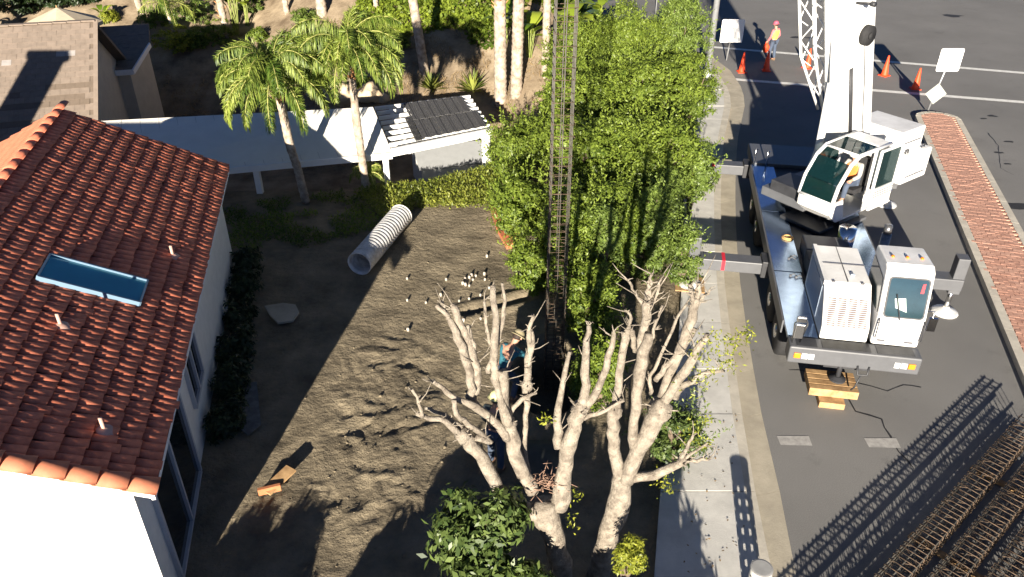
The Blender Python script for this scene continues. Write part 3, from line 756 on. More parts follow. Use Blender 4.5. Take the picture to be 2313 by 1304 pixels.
b = MB(); b.add([cpt(1.00, .55, .024), cpt(1.06, .55, .024), cpt(1.07, .76, .024), cpt(1.02, .74, .024)], [(0, 1, 2, 3)]); K(b, 'red_tag', RED, ccab)
b = MB(); b.tube([cpt(.72, -.06, .03), cpt(.66, .18, .05), cpt(.58, .5, .035)], .012, 6); K(b, 'wiper', CRD, ccab)
b = MB(); b.add([(x0-.006, .62, 2.62), (x0-.006, 1.42, 2.70), (x0-.006, 1.45, 1.95), (x0-.006, .42, 1.95)], [(0, 1, 2, 3)]); b.add([(x0-.012, .62, 2.62), (x0-.012, 1.42, 2.70), (x0-.012, 1.45, 1.95), (x0-.012, .42, 1.95)], [(0, 1, 2, 3)])
K(b, 'side_window', mat('windscreen_glass', (0, 0, 0)), ccab)
b = MB(); b.add([(x1+.006, .62, 2.62), (x1+.006, 1.42, 2.70), (x1+.006, 1.45, 1.95), (x1+.006, .42, 1.95)], [(0, 1, 2, 3)]); K(b, 'side_window', mat('windscreen_glass', (0, 0, 0)), ccab)
for x in (.5, .77, 1.04):
    b = MB(); b.blob((x, .95, 2.94), (.035, .05, .025), 8, 5); K(b, 'marker_light', AMBER, ccab)
# engine hood with louvres
b = MB(); hx0, hx1 = -.64, .27
prof = [(.34, 1.25), (.36, 1.55), (.72, 2.02), (.95, 2.25), (2.45, 2.28), (2.48, 1.2)]
b.prism([(hx0, y, z) for y, z in prof], (hx1-hx0, 0, 0)); hood = K(b, 'engine_hood', CRW, bevel=.03)
hd = Vector((0, .72-.36, 2.02-1.55)).normalized(); hn = Vector((0, -hd.z, hd.y))
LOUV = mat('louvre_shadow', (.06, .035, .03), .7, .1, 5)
for c in range(4):
    for r in range(14):
        cx = hx0+.16+c*.20; p = Vector((cx, .36, 1.55))+hd*(.025+r*.042)
        lb = MB(); lb.box(p+hn*.004, (.155, .022, .012), (Vector((1, 0, 0)), hd, hn)); K(lb, 'louvre', LOUV, hood)
b = MB()
for c in range(4): b.bbox(hx0+.07+c*.21, hx0+.23+c*.21, .328, .345, 1.30, 1.50)
K(b, 'grille', mat('grille', (.45, .43, .35), .5, .15, 20), hood)
b = MB(); b.bbox(-.1, -.02, 1.2, 1.24, 2.27, 2.31); b.bbox(hx0-.012, hx0, 1.0, 2.3, 1.35, 2.1); K(b, 'hood_panel', mat('hood_side', (.30, .36, .44), .4, .05, 3), hood)
b = MB(); b.bbox(-.66, -.58, .9, 2.46, 2.2, 2.29); K(b, 'hood_edge', CRW, hood)
# seams, latches and decals
SEAM = mat('seam', (.10, .10, .11), .6, .1, 8)
b = MB(); b.bbox(-.63, .26, 1.66, 1.672, 2.268, 2.285); b.bbox(-.195, -.183, .96, 2.44, 2.258, 2.286); b.bbox(-.50, -.44, .93, .96, 2.24, 2.275); b.bbox(.06, .12, .93, .96, 2.24, 2.275); K(b, 'hood_seams', SEAM, hood)
b = MB(); b.bbox(.34, 1.21, .288, .302, 1.78, 1.792); b.bbox(.42, .58, .286, .300, 1.36, 1.40); b.bbox(.94, 1.10, .286, .300, 1.36, 1.40); b.bbox(.40, 1.16, .285, .30, 1.55, 1.556); K(b, 'cab_seams', SEAM, ccab)
b = MB(); b.tube([(.36, .27, 1.45), (.35, .20, 1.5), (.35, .22, 1.85), (.36, .29, 1.9)], .012, 6); b.tube([(1.19, .27, 1.45), (1.2, .20, 1.5), (1.2, .22, 1.85), (1.19, .29, 1.9)], .012, 6); K(b, 'cab_grab_handles', CRD, ccab)
# mirror on its arm at the bumper corner
b = MB(); b.tube([(-1.2, .10, 1.25), (-1.24, .05, 1.75), (-1.06, .02, 1.95), (-1.0, .05, 1.75), (-1.05, .12, 1.25)], .016, 6); K(b, 'mirror_arm', CHROME)
b = MB(); b.bbox(-1.22, -1.04, .0, .05, 1.42, 1.75); b.bbox(-1.22, -1.04, .0, .06, 1.80, 1.92); K(b, 'mirror', CHROME, bevel=.015)
b = MB(); b.tube([(1.25, .7, 1.9), (1.42, .55, 2.0), (1.44, .6, 1.6), (1.26, .75, 1.5)], .014, 6); b.bbox(1.36, 1.52, .52, .57, 1.55, 1.85); K(b, 'mirror', CHROME)
# outriggers
def outrigger(y, sx, reach, pad):
    o = empty('outrigger'); o.parent = crane; o.location = (0, y, 0)
    xs = sorted((sx*1.1, sx*reach)); b = MB(); b.bbox(xs[0], xs[1], -.20, .20, .72, 1.02); b.build('beam', CRG, o, .02)
    xs = sorted((sx*.9, sx*1.42)); b = MB(); b.bbox(xs[0], xs[1], -.26, .26, .66, 1.10); b.build('beam_sleeve', CRD, o, .02)
    b = MB(); b.bbox(sx*(reach-.12)-.13, sx*(reach-.12)+.13, -.15, .15, .60, 1.55); b.build('jack_box', CRG, o, .02)
    b = MB(); b.cyl((sx*(reach-.12), 0, .06), (sx*(reach-.12), 0, .75), .06, n=12); b.build('jack_rod', CHROME, o)
    xs = sorted((sx*2.28, sx*2.36)); b = MB(); b.bbox(xs[0], xs[1], -.205, .205, .75, 1.026); b.build('red_mark', RED, o)
    b = MB(); b._lathe(Vector((sx*(reach-.12), 0, pad)), [(.30, 0), (.31, .02), (.28, .05), (.08, .14), (.07, .18)], 16, Vector((0, 0, 1)), False); b.build('float', mat('float_alloy', (.62, .62, .60), .45, .15, 9, metal=.15), o)
outrigger(3.85, -1, 3.15, .14); outrigger(3.85, 1, 3.15, .004); outrigger(9.85, -1, 3.1, .14); outrigger(9.85, 1, 3.1, .004)
b = MB(); b.tube([(1.35, 3.4, 1.0), (1.75, 3.3, .6), (1.5, 3.2, .45), (1.3, 3.25, .7)], .03, 8); b.bbox(1.28, 1.6, 3.1, 3.5, .5, .52); b.bbox(1.28, 1.6, 3.1, 3.5, .75, .77); K(b, 'access_step', CHROME)
b = MB(); b.cyl((-.12, .25, .36), (-.12, .25, .95), .05, n=12); b._lathe(Vector((-.12, .25, .345)), [(.17, 0), (.17, .03), (.07, .08)], 16, Vector((0, 0, 1)), False); K(b, 'front_jack', CRD)
b = MB(); b.tube([(.1, -.06, .95), (.12, -.12, .78), (.3, -.12, .78), (.32, -.06, .95)], .02, 8); b.tube([(.2, -.1, .78), (.12, -.16, .5), (.08, -.12, .38)], .018, 6); K(b, 'tow_hook', CRD)
# slewing platform
f_ = Vector((-.70, -.71, 0)).normalized(); l_ = Vector((-f_.y, f_.x, 0)); Cs = Vector((.08, 7.0, 0)); zU = Vector((0, 0, 1))
def S(a, b_, z): return Cs+f_*a+l_*b_+zU*z
def sbox(mb, a0, a1, b0, b1, z0, z1): return mb.box(S((a0+a1)/2, (b0+b1)/2, (z0+z1)/2), (abs(a1-a0), abs(b1-b0), z1-z0), (f_, l_, zU))
b = MB(); b._lathe(S(0, 0, 1.18), [(.85, 0), (.85, .25), (.78, .3)], 28, zU, False); K(b, 'slew_ring', CRD)
b = MB(); sbox(b, -2.6, 1.15, -.75, .62, 1.48, 1.72); K(b, 'slew_platform', CRG, bevel=.02)
b = MB()
for s_ in (-.62, .5): b.prism([S(-1.9, s_, 1.72), S(-.5, s_, 1.72), S(-.7, s_, 2.3), S(-1.0, s_, 2.9), S(-1.6, s_, 2.9)], l_*.08)
K(b, 'boom_pedestal', CRW)
b = MB(); sbox(b, -3.6, -2.35, -1.15, 1.15, 1.5, 2.35); K(b, 'counterweight', CRW, bevel=.04)
b = MB(); sbox(b, -3.3, -2.2, -.55, .95, 2.36, 2.98); K(b, 'winch_housing', CRW, bevel=.04)
b = MB(); sbox(b, -3.62, -3.605, -1.1, 1.1, 1.9, 1.912); sbox(b, -3.0, -2.988, 1.152, 1.158, 1.52, 2.33); sbox(b, -3.2, -2.4, .951, .957, 2.62, 2.66); sbox(b, -3.45, -2.5, 1.152, 1.158, 1.68, 1.72); K(b, 'weight_seams', SEAM)
b = MB()
for a_ in (-3.4, -2.6): b.tube([S(a_, 1.0, 2.35), S(a_, 1.0, 2.45), S(a_+.12, 1.0, 2.45), S(a_+.12, 1.0, 2.35)], .018, 6)
K(b, 'lifting_eyes', CRD)
b = MB(); b.cyl(S(-1.9, -.5, 2.15), S(-1.9, .45, 2.15), .26, n=18); K(b, 'winch_drum', CRD)
b = MB()
for k in range(26): b.tube([S(-1.7+random.uniform(-.2, .2), .35+random.uniform(-.2, .2), 2.55+random.uniform(-.1, .1)) for _ in range(3)], .022, 5)
K(b, 'cable_bundle', CRD)
b = MB(); sbox(b, .35, 1.15, -.5, .5, 1.72, 2.0); sbox(b, .9, 1.5, .2, 1.4, 1.25, 1.34); K(b, 'dark_cover', CRD, bevel=.02)
# front frame between cab and hood
b = MB(); sbox(b, -.2, .75, 1.45, 1.6, 1.28, 1.36); K(b, 'cab_step', CRG)
b = MB(); b.bbox(-.5, .55, 3.6, 4.35, 1.2, 1.55); K(b, 'battery_box', CRG, bevel=.03)
b = MB(); b.bbox(-.55, -.02, 2.62, 3.45, 1.2, 1.62); b.bbox(.03, .58, 2.62, 3.45, 1.2, 1.62); K(b, 'toolbox', mat('matt_black', (.05, .05, .052), .7, .15, 4), bevel=.04)
b = MB(); b.cyl((.86, 2.7, 1.25), (.86, 2.7, 2.55), .10, n=14); b.cyl((.86, 2.7, 2.55), (.86, 2.74, 2.75), .085, n=12); K(b, 'exhaust_stack', mat('exhaust', (.22, .22, .22), .35, .2, 20, metal=.8))
b = MB(); b.cyl((.5, 4.3, 1.2), (.5, 4.3, 1.85), .2, n=16); K(b, 'air_filter', CHROME)
# operator cab
Cb = S(.28, 1.02, 1.52)
def CB(a, b_, z): return Cb+f_*a*1.08+l_*b_+zU*z*.93
HW = .48
sideprof = [(-.85, .0), (.72, .0), (1.02, .28), (1.02, .62), (-.85, .62)]
b = MB()
b.prism([CB(a, -HW, z) for a, z in sideprof], l_*.04)
b.prism([CB(a, HW-.04, z) for a, z in [(-.85, 0), (-.30, 0), (-.30, .62), (-.85, .62)]], l_*.04)
b.prism([CB(a, HW-.04, z) for a, z in [(.42, 0), (.72, 0), (1.02, .28), (1.02, .62), (.60, .62)]], l_*.04)
b.add([CB(.72, -HW, 0), CB(.72, HW, 0), CB(1.02, HW, .28), CB(1.02, -HW, .28), CB(1.02, HW, .62), CB(1.02, -HW, .62)], [(0, 1, 2, 3), (3, 2, 4, 5)])
b.box(CB(-.85, 0, .9), (.05, 2*HW, 1.8), (f_, l_, zU)); b.box(CB(-.05, 0, .02), (1.6, 2*HW, .05), (f_, l_, zU))
ocab = K(b, 'operator_cab', CRW)
b = MB()
for s_ in (-1, 1):
    b.tube([CB(1.02, s_*HW, .60), CB(.92, s_*HW, 1.1), CB(.62, s_*HW, 1.62), CB(.35, s_*HW, 1.80), CB(-.85, s_*HW, 1.84)], .05, 8)
    b.tube([CB(-.85, s_*HW, .5), CB(-.85, s_*HW, 1.84)], .05, 8); b.tube([CB(-.32, s_*HW, .5), CB(-.30, s_*HW, 1.82)], .04, 8)
b.tube([CB(.36, -HW, 1.80), CB(.36, HW, 1.80)], .035, 8); b.tube([CB(-.40, -HW, 1.83), CB(-.40, HW, 1.83)], .035, 8)
b.box(CB(-.62, 0, 1.85), (.5, 2*HW, .05), (f_, l_, zU)); b.tube([CB(1.02, -HW, .62), CB(1.02, HW, .62)], .045, 8)
K(b, 'cab_frame', CRW, ocab)
def pane(name, q, parent=ocab, m=CGLASS):
    b = MB(); nn = (q[1]-q[0]).cross(q[2]-q[0]).normalized()*.008; k = len(q)
    b.add(list(q)+[p+nn for p in q], [tuple(range(k)), tuple(range(2*k-1, k-1, -1))]+[(i, (i+1) % k, k+(i+1) % k, k+i) for i in range(k)]); return K(b, name, m, parent)
pane('windscreen', [CB(1.03, -HW+.04, .66), CB(1.03, HW-.04, .66), CB(.93, HW-.04, 1.1), CB(.93, -HW+.04, 1.1)])
pane('windscreen', [CB(.93, -HW+.04, 1.11), CB(.93, HW-.04, 1.11), CB(.63, HW-.04, 1.62), CB(.63, -HW+.04, 1.62)])
pane('roof_window', [CB(.33, -HW+.05, 1.82), CB(.33, HW-.05, 1.82), CB(-.38, HW-.05, 1.85), CB(-.38, -HW+.05, 1.85)])
pane('side_window', [CB(.95, -HW-.005, .64), CB(.86, -HW-.005, 1.15), CB(.34, -HW-.005, 1.76), CB(-.28, -HW-.005, 1.78), CB(-.28, -HW-.005, .64)])
# cab door slid open to the rear
b = MB(); o_ = HW+.08
for (a0, z0, a1, z1) in ((-1.25, .62, -1.25, 1.75), (-.42, .62, -.42, 1.75), (-1.25, 1.75, -.42, 1.75), (-1.25, .62, -.42, .62)): b.beam(CB(a0, o_, z0), CB(a1, o_, z1), .06, .05, up=l_)
b.box(CB(-.835, o_, .33), (.88, .05, .60), (f_, l_, zU)); door = K(b, 'cab_door', CRW, ocab)
pane('side_window', [CB(-1.22, o_, .65), CB(-.45, o_, .65), CB(-.45, o_, 1.72), CB(-1.22, o_, 1.72)])
b = MB()
for z in (.40, .47, .54): b.box(CB(-.835, o_+.03, z), (.84, .006, .022), (f_, l_, zU))
K(b, 'door_stripes', CRD, ocab)
b = MB(); b.box(CB(-.35, -.02, .5), (.5, .5, .14), (f_, l_, zU)); b.box(CB(-.62, -.02, .95), (.14, .46, .8), (f_, l_, zU)); b.box(CB(.72, -.05, .5), (.3, .6, .3), (f_, l_, zU)); b.box(CB(.2, -.38, .5), (.7, .12, .3), (f_, l_, zU))
K(b, 'seat_and_console', DASH, ocab)
b = MB(); b.box(CB(.62, -.28, .68), (.15, .2, .05), (f_, l_, zU)); K(b, 'red_box', RED, ocab)
# boom
foot = S(-1.25, -.05, 2.55); cage_l = Vector((-6.04, .46, 0)); tip = Vector((cage_l.x, cage_l.y, 30.5))
bd = (tip-foot).normalized(); bl = l_.copy(); bn = bd.cross(bl).normalized()
if bn.z < 0: bn = -bn
def BM(d, a, h): return foot+bd*d+bl*a+bn*h
def boxsec(mb, d0, d1, w_, h_, ch=.14):
    def sec(d): return [BM(d, x, y) for x, y in ((-w_/2+ch, -h_/2), (w_/2-ch, -h_/2), (w_/2, -h_/2+ch), (w_/2, h_/2), (-w_/2, h_/2), (-w_/2, -h_/2+ch))]
    s0, s1 = sec(d0), sec(d1); mb.add(s0+s1, [tuple(range(5, -1, -1)), tuple(range(6, 12))]+[(i, (i+1) % 6, 6+(i+1) % 6, 6+i) for i in range(6)])
b = MB(); boxsec(b, -.4, 11.0, .80, 1.0); boom = K(b, 'boom', CRW, bevel=.03)
LB = (tip-foot).length
for i, (d0, d1, w_, h_) in enumerate(((10.6, 18.5, .68, .86), (18.2, 25, .56, .72), (24.7, LB, .46, .6))):
    b = MB(); boxsec(b, d0, d1, w_, h_, .1); K(b, 'boom_section', CRW, boom)
b = MB(); b.box(tip, (.5, .6, .7), (bl, bd, bn)); K(b, 'boom_head', CRG, boom)
b = MB(); b.cyl(S(.05, 0, 1.75), BM(2.3, 0, -.6), .10, n=16); b.cyl(BM(2.2, 0, -.6), BM(3.4, 0, -.5), .07, n=12); K(b, 'lift_cylinder', CRW)
b = MB(); b.cyl(BM(3.35, .40, .1), BM(3.35, .54, .1), .24, n=22); b.cyl(BM(3.35, .54, .1), BM(3.35, .58, .1), .08, n=12); K(b, 'hose_reel', RUBBER, boom)
b = MB(); b.cyl(BM(4.35, .40, -.25), BM(4.4, .80, -.25), .03, n=10); b.cyl(BM(4.4, .78, -.25), BM(4.4, .88, -.25), .06, n=12); K(b, 'boom_light', CRD, boom)
b = MB(); b.tube([BM(3.1, .405, .1), BM(2.0, .415, .12), BM(.8, .41, .1), BM(.2, .45, .15)], .012, 6); K(b, 'cable', CRD, boom)
b = MB()
for d_ in (1.2, 2.4, 3.0, 4.9): b.box(BM(d_, .405, .1), (.01, .02, .72), (bl, bd, bn))
b.box(BM(4.0, .405, .42), (.012, 7.0, .03), (bl, bd, bn)); K(b, 'boom_seams', mat('boom_seam', (.45, .45, .44), .6, .1, 6), boom)
b = MB(); b.cyl(BM(2.7, .41, -.36), BM(.6, .41, -.36), .025, n=8); b.cyl(BM(2.7, .41, -.42), BM(.6, .41, -.42), .025, n=8); K(b, 'side_rail', CRD, boom)
# lattice fly jib stowed beside the boom
b = MB(); J0 = (1.3, -1.0); 
def JB(d, i):
    t = min(1, max(0, (d-1.2)/1.6)); w_ = .08+.14*t; h_ = .08+.18*t; cx = -.50-.22*t; cy = -.30
    return BM(d, cx+(w_ if i in (1, 2) else -w_), cy+(h_ if i in (2, 3) else -h_))
for i in range(4): b.tube([JB(d, i) for d in (1.2, 2.8, 9.5)], .04, 6)
dd = 1.6; k = 0
while dd < 9.3:
    for i in range(4):
        j = (i+1) % 4; b.tube([JB(dd, i if k % 2 else j), JB(dd+.55, j if k % 2 else i)], .018, 5, cap=False)
    dd += .55; k += 1
K(b, 'lattice_jib', CRW, boom)
# hoist rope from the boom head down to the hanging cage
CAGE_TOP = 10.6
b = MB(); b.cyl(tip-zU*.1, Vector((tip.x, tip.y, CAGE_TOP+.9)), .02, n=6); K(b, 'hoist_rope', CRD)
b = MB(); b._lathe(Vector((tip.x, tip.y, CAGE_TOP+.35)), [(.05, 0), (.16, .12), (.18, .3), (.12, .5), (.03, .6)], 14, zU, True); b.tube([Vector((tip.x, tip.y, CAGE_TOP+.35)), Vector((tip.x+.09, tip.y, CAGE_TOP+.2)), Vector((tip.x, tip.y, CAGE_TOP+.08))], .03, 6); K(b, 'hook_ball', CRD)

# timber cribbing under the front jack
TIMB = mat('timber', (.42, .27, .13), .8, .2, 5, col2=(.34, .20, .09))
th = empty('timber_cribbing', (6.62, 12.72, 0), R_(-10), label='stack of timber blocks under the front jack of the crane', cat='timber')
b = MB(); b.bbox(-.28, .22, -.55, .35, 0, .14); b.build('block', TIMB, th, .008)
for k in range(4):
    b = MB(); b.bbox(-.48, .48, -.36+k*.17, -.21+k*.17, .145, .33); b.build('block', TIMB, th, .008)
for (x, y) in ((-3.03, 3.85), (-3.0, 9.85)):
    p = Matrix.Rotation(R_(-10), 3, 'Z') @ Vector((x, y, 0))+Vector((6.8, 12.45, .135))
# wooden pads under the kerb side floats
    pd = empty('outrigger_pad', p, R_(-10), label='plywood pad on the sidewalk under the '+('front' if y < 5 else 'rear')+' kerb side outrigger', cat='pad', group='outrigger pads')
    b = MB(); b.bbox(-.36, .36, -.36, .36, 0, .03); b.build('board', TIMB, pd); b = MB(); b.bbox(-.36, .36, -.36, .36, .032, .0); 

# ================================================================== REBAR CAGES
RUST = mat('rusty_steel', (.11, .072, .045), .75, .35, 12, col2=(.05, .036, .025))
STEEL = mat('rebar_grey', (.095, .088, .075), .6, .3, 10, metal=.3)
EPOX = mat('rebar_green', (.04, .11, .10), .5, .25, 9)
def make_cage(name, L, w_, h_, sp, rb, rt, mb_, mt, grow=0, mids=0, diag=False, **tg):
    """cage along local +z; bars and each tie a part"""
    o = empty(name, **tg)
    xs = [(-w_/2, -h_/2), (w_/2, -h_/2), (w_/2, h_/2), (-w_/2, h_/2)]
    for k in range(mids):
        t = (k+1)/(mids+1)*2-1; xs += [(t*w_/2, -h_/2), (t*w_/2, h_/2), (-w_/2, t*h_/2), (w_/2, t*h_/2)]
    bm_ = MB().tube([(0, 0, 0), (0, 0, L)], rb, 6).mesh('bar', mb_)
    for x, y in xs: q = link('bar', bm_, o); q.location = (x, y, 0)
    e = rt*.9+rb; c = [(-w_/2-e, -h_/2-e, 0), (w_/2+e, -h_/2-e, 0), (w_/2+e, h_/2+e, 0), (-w_/2-e, h_/2+e, 0)]
    t = MB()
    for i in range(4): t.tube([c[i], c[(i+1) % 4]], rt, 5)
    t.tube([c[0], (c[0][0]+.07, c[0][1]+.06, .01)], rt, 5); tm = t.mesh('tie', mt)
    z = .06; k = 0
    while z < L-.03:
        q = link('tie', tm, o); q.location = (random.uniform(-.004, .004), random.uniform(-.004, .004), z); q.rotation_euler = (random.uniform(-.04, .04), random.uniform(-.04, .04), (k % 4)*math.pi if w_ == h_ else 0)
        z += sp*(1+grow*z/L)*random.uniform(.8, 1.2); k += 1
    if diag:
        d = MB(); n_ = int(L/.24)
        for s_, ax in ((-1, 0), (1, 0), (-1, 1), (1, 1)):
            pts = []
            for i in range(n_+1):
                a = (1 if i % 2 else -1); pts.append((a*w_/2, s_*h_/2, i*.24) if ax == 0 else (s_*w_/2, a*h_/2, i*.24))
            for i in range(n_): d.tube([pts[i], pts[i+1]], rt*.8, 4, cap=False)
        d.build('diagonal_ties', mt, o)['kind'] = 'stuff'
    return o
cg = make_cage('hanging_rebar_cage', CAGE_TOP+.9, .36, .36, .085, .011, .0065, STEEL, RUST, grow=2.4, mids=1, label='tall rebar cage hanging upright in front of the hedge', cat='rebar cage')
cw_ = crane.matrix_basis @ cage_l if False else Matrix.Rotation(R_(-10), 3, 'Z') @ cage_l+Vector((6.8, 12.45, 0))
cg.location = (cw_.x, cw_.y, -.85); cg.rotation_euler = (0, 0, R_(3))
# stacked cages in the near right corner
La, Lb = P(1971, 1304, .40), P(2313, 928, .40); cd = (Lb-La).normalized(); cn = Vector((cd.y, -cd.x, 0))
if cn.x < 0: cn = -cn
def lay(o, off, z, shift=0, L=10):
    p = La-cd*2.6+cn*off+cd*shift; M = Matrix((cn, Vector((0, 0, 1)), cd)).transposed().to_4x4()
    if M.determinant() < 0: M = Matrix((-cn, Vector((0, 0, 1)), cd)).transposed().to_4x4()
    M.translation = Vector((p.x, p.y, z)); o.matrix_basis = M
DK = mat('rebar_dark', (.055, .05, .05), .6, .3, 10, metal=.2)
labs = ['rusty rebar cage lying on the road, nearest the crane', 'second rusty rebar cage from the crane lying on the road', 'third rusty rebar cage from the crane lying on the road', 'rusty rebar cage at the outer lower right corner of the picture']
for k in range(4):
    st0 = La-cd*2.6+cn*(.19+k*.56); Lc = (-.32-(st0-m0).dot(mn))/cd.dot(mn)
    c = make_cage('stacked_rebar_cage', Lc, .34, .30, .13, .012, .007, STEEL, RUST, mids=1, diag=True, label=labs[k], cat='rebar cage', group='rebar cages lying in the road')
    lay(c, .19+k*.56, .27+random.uniform(-.01, .02), random.uniform(-.12, 0))
for k, s_ in enumerate((1.2, 4.2, 6.6)):
    p = La-cd*2.6+cd*s_+cn*.35; sl = empty('timber_sleeper', (p.x, p.y, 0), math.atan2(cn.y, cn.x), label=('nearest', 'middle', 'farthest')[k]+' timber sleeper under the rebar cages', cat='timber', group='sleepers under the cages')
    b = MB(); b.bbox(-.45, 1.75, -.05, .05, .004, .075); b.build('beam', TIMB, sl)

# ================================================================== PLANTS
BARK = mat('grey_bark', (.14, .105, .075), .9, .25, 12)
FIC = leafmat('ficus_leaf', (.042, .082, .012), (.24, .315, .045), .36)
FIC2 = leafmat('young_leaf', (.11, .15, .014), (.42, .43, .055), .38)
FIC3 = leafmat('olive_leaf', (.06, .10, .02), (.22, .30, .06), .35)
GLOS = leafmat('glossy_leaf', (.016, .040, .010), (.14, .19, .05), .2, .42)
IVY = leafmat('ivy_leaf', (.05, .09, .010), (.26, .33, .04), .35)
GCOV = leafmat('ground_cover_leaf', (.09, .13, .015), (.36, .38, .07), .35)
DRY = leafmat('dry_grass', (.20, .13, .06), (.42, .31, .16), .3, .8)
PALM = leafmat('palm_leaf', (.06, .12, .016), (.36, .43, .085), .4)
AGAV = leafmat('agave_leaf', (.10, .16, .03), (.38, .40, .09), .2)
def tree(label, ells, n_clump, leaf, m, base, seed, clump_r=.26, per=46, name='hedge_tree', cat='tree', group=None, trunk_r=.09):
    rng = np.random.default_rng(seed); random.seed(seed)
    o = empty(name, base, label=label, cat=cat, group=group); B_ = Vector(base)
    pos, nr, rn = clump_cloud(rng, ells, n_clump, clump_r, per)
    keep = pos[:, 2] > base[2]+.05; pos, nr, rn = pos[keep], nr[keep], rn[keep]
    dirs = rng.normal(size=pos.shape)*.7+np.array([0, -.15, -.25])+nr*.5
    L = rng.uniform(.55, 1.45, len(pos))*leaf
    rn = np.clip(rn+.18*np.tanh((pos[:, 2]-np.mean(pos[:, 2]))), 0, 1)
    if name == 'hedge_tree':                     # ragged outer shoots
        sp = []; sn = []; sdr = []; sr = []
        for e in ells[:3]:
            for k in range(int(60*e[1][0]*e[1][2])+6):
                q_ = rng.normal(size=3); q_[2] = abs(q_[2])*.9-.15; q_ /= np.linalg.norm(q_); st_ = np.array(e[0])+q_*np.array(e[1])*.95; dd_ = q_*.6+np.array([0, 0, .6])+rng.normal(size=3)*.3; dd_ /= np.linalg.norm(dd_); LL = rng.uniform(.2, .6)
                for t_ in np.arange(0, LL, .028): sp.append(st_+dd_*t_); sdr.append(dd_*.7+rng.normal(size=3)*.6); sn.append(rng.normal(size=3)+np.array([0, -.2, .6])); sr.append(.55+.4*t_/LL+rng.normal()*.1)
        sp = np.array(sp); pos = np.concatenate([pos, sp]); nr = np.concatenate([nr, np.array(sn)]); dirs = np.concatenate([dirs, np.array(sdr)]); rn = np.concatenate([rn, np.clip(np.array(sr), 0, 1)]); L = np.concatenate([L, rng.uniform(.7, 1.1, len(sp))*leaf])
    me = leaf_mesh('crown', pos-np.array(base), nr, dirs, L, L*.42, m, rn, seed)
    link('crown', me, o)
    mb = MB(); c = Vector(np.mean([e[0] for e in ells], axis=0))
    t0 = Vector((0, 0, -.1)); top = c-B_
    mb.tube([t0, t0.lerp(top, .45)+Vector((random.uniform(-.1, .1), 0, 0)), top], [trunk_r, trunk_r*.75, trunk_r*.35], 8)
    for e in ells:
        for k in range(3):
            q = Vector(e[0])-B_+Vector((random.uniform(-.6, .6)*e[1][0], random.uniform(-.6, .6)*e[1][1], random.uniform(-.2, .7)*e[1][2]))
            mb.tube([t0.lerp(top, .35+.15*k), (t0.lerp(top, .5)+q)/2+Vector((0, 0, .1)), q], [trunk_r*.5, trunk_r*.35, .012], 6)
    mb.build('trunk', BARK, o); return o
# the hedge between lot and sidewalk: (u, v, height of crown centre, rx, rz, colour, words)
HEDGE = [
 (1178, 335, 1.0, .95, .95, FIC, 'leafy bush at the left shoulder of the hedge next to the pergola'),
 (1180, 470, .85, .70, .95, FIC, 'leafy bush of the hedge above the red retaining wall'),
 (1205, 600, .75, .50, .85, FIC, 'narrow bush at the left foot of the hedge beside the peg cluster'),
 (1330, 235, 1.9, 1.35, 1.35, FIC, 'broad round tree in the middle of the hedge behind the hanging cage'),
 (1470, 235, 2.1, 1.25, 1.45, FIC, 'broad tree of the hedge between cage and sidewalk, upper half'),
 (1345, 385, 1.6, 1.15, 1.35, FIC, 'dense tree of the hedge just right of the hanging cage'),
 (1475, 375, 1.7, 1.05, 1.35, FIC, 'dense tree of the hedge left of the rear outrigger'),
 (1575, 385, 1.55, .48, .80, FIC3, 'loose street tree leaning over the sidewalk by the rear outrigger'),
 (1290, 540, 1.35, .68, 1.35, FIC, 'upright tree of the hedge right behind the cage'),
 (1380, 520, 1.4, .62, 1.3, FIC, 'upright tree in the lower middle of the hedge'),
 (1365, 545, 1.65, .32, .75, FIC3, 'pale feathery shoot standing out of the lower hedge'),
 (1465, 545, 1.2, .48, 1.2, FIC3, 'yellow green upright shrub in front of the lower hedge'),
 (1505, 480, 1.3, .42, 1.1, FIC3, 'olive green upright shrub near the front outrigger'),
 (1545, 580, .95, .30, .85, FIC3, 'slim olive shrub at the end of the front outrigger'),
 (1335, 690, .85, .48, 1.0, FIC, 'leafy shrub at the foot of the hedge behind the bare trees'),
 (1345, 850, .75, .36, .85, FIC, 'yellow green shrub between the two bare trees'),
 (1410, 120, 2.4, 1.35, 1.6, FIC, 'tree at the far end of the hedge towards the junction'),
 (1535, 120, 2.2, .95, 1.8, FIC3, 'tall olive tree beside the lamp post at the junction'),
 (1570, 215, 1.6, .62, 1.2, FIC, 'bush of the hedge beside the corner ramp'),
 (1290, 140, 2.0, .95, 1.2, FIC, 'tree of the hedge behind the top of the cage'),
 (1520, 990, .62, .42, .55, GLOS, 'dark glossy shrub by the sidewalk under the right bare tree'),
]
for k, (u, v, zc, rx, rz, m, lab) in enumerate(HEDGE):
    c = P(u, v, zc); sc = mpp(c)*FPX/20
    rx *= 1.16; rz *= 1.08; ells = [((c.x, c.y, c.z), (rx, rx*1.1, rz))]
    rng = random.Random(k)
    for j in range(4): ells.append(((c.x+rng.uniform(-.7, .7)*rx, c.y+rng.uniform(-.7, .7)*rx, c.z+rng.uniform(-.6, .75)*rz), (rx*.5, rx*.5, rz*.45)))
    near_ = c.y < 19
    tree(lab, ells, int((230 if near_ else 175)*max(.25, rx*rz)), .082 if near_ else .10, m, (c.x, c.y, -.1), 100+k, clump_r=.20 if rx < .6 else .27, per=85, group='trees of the street hedge')
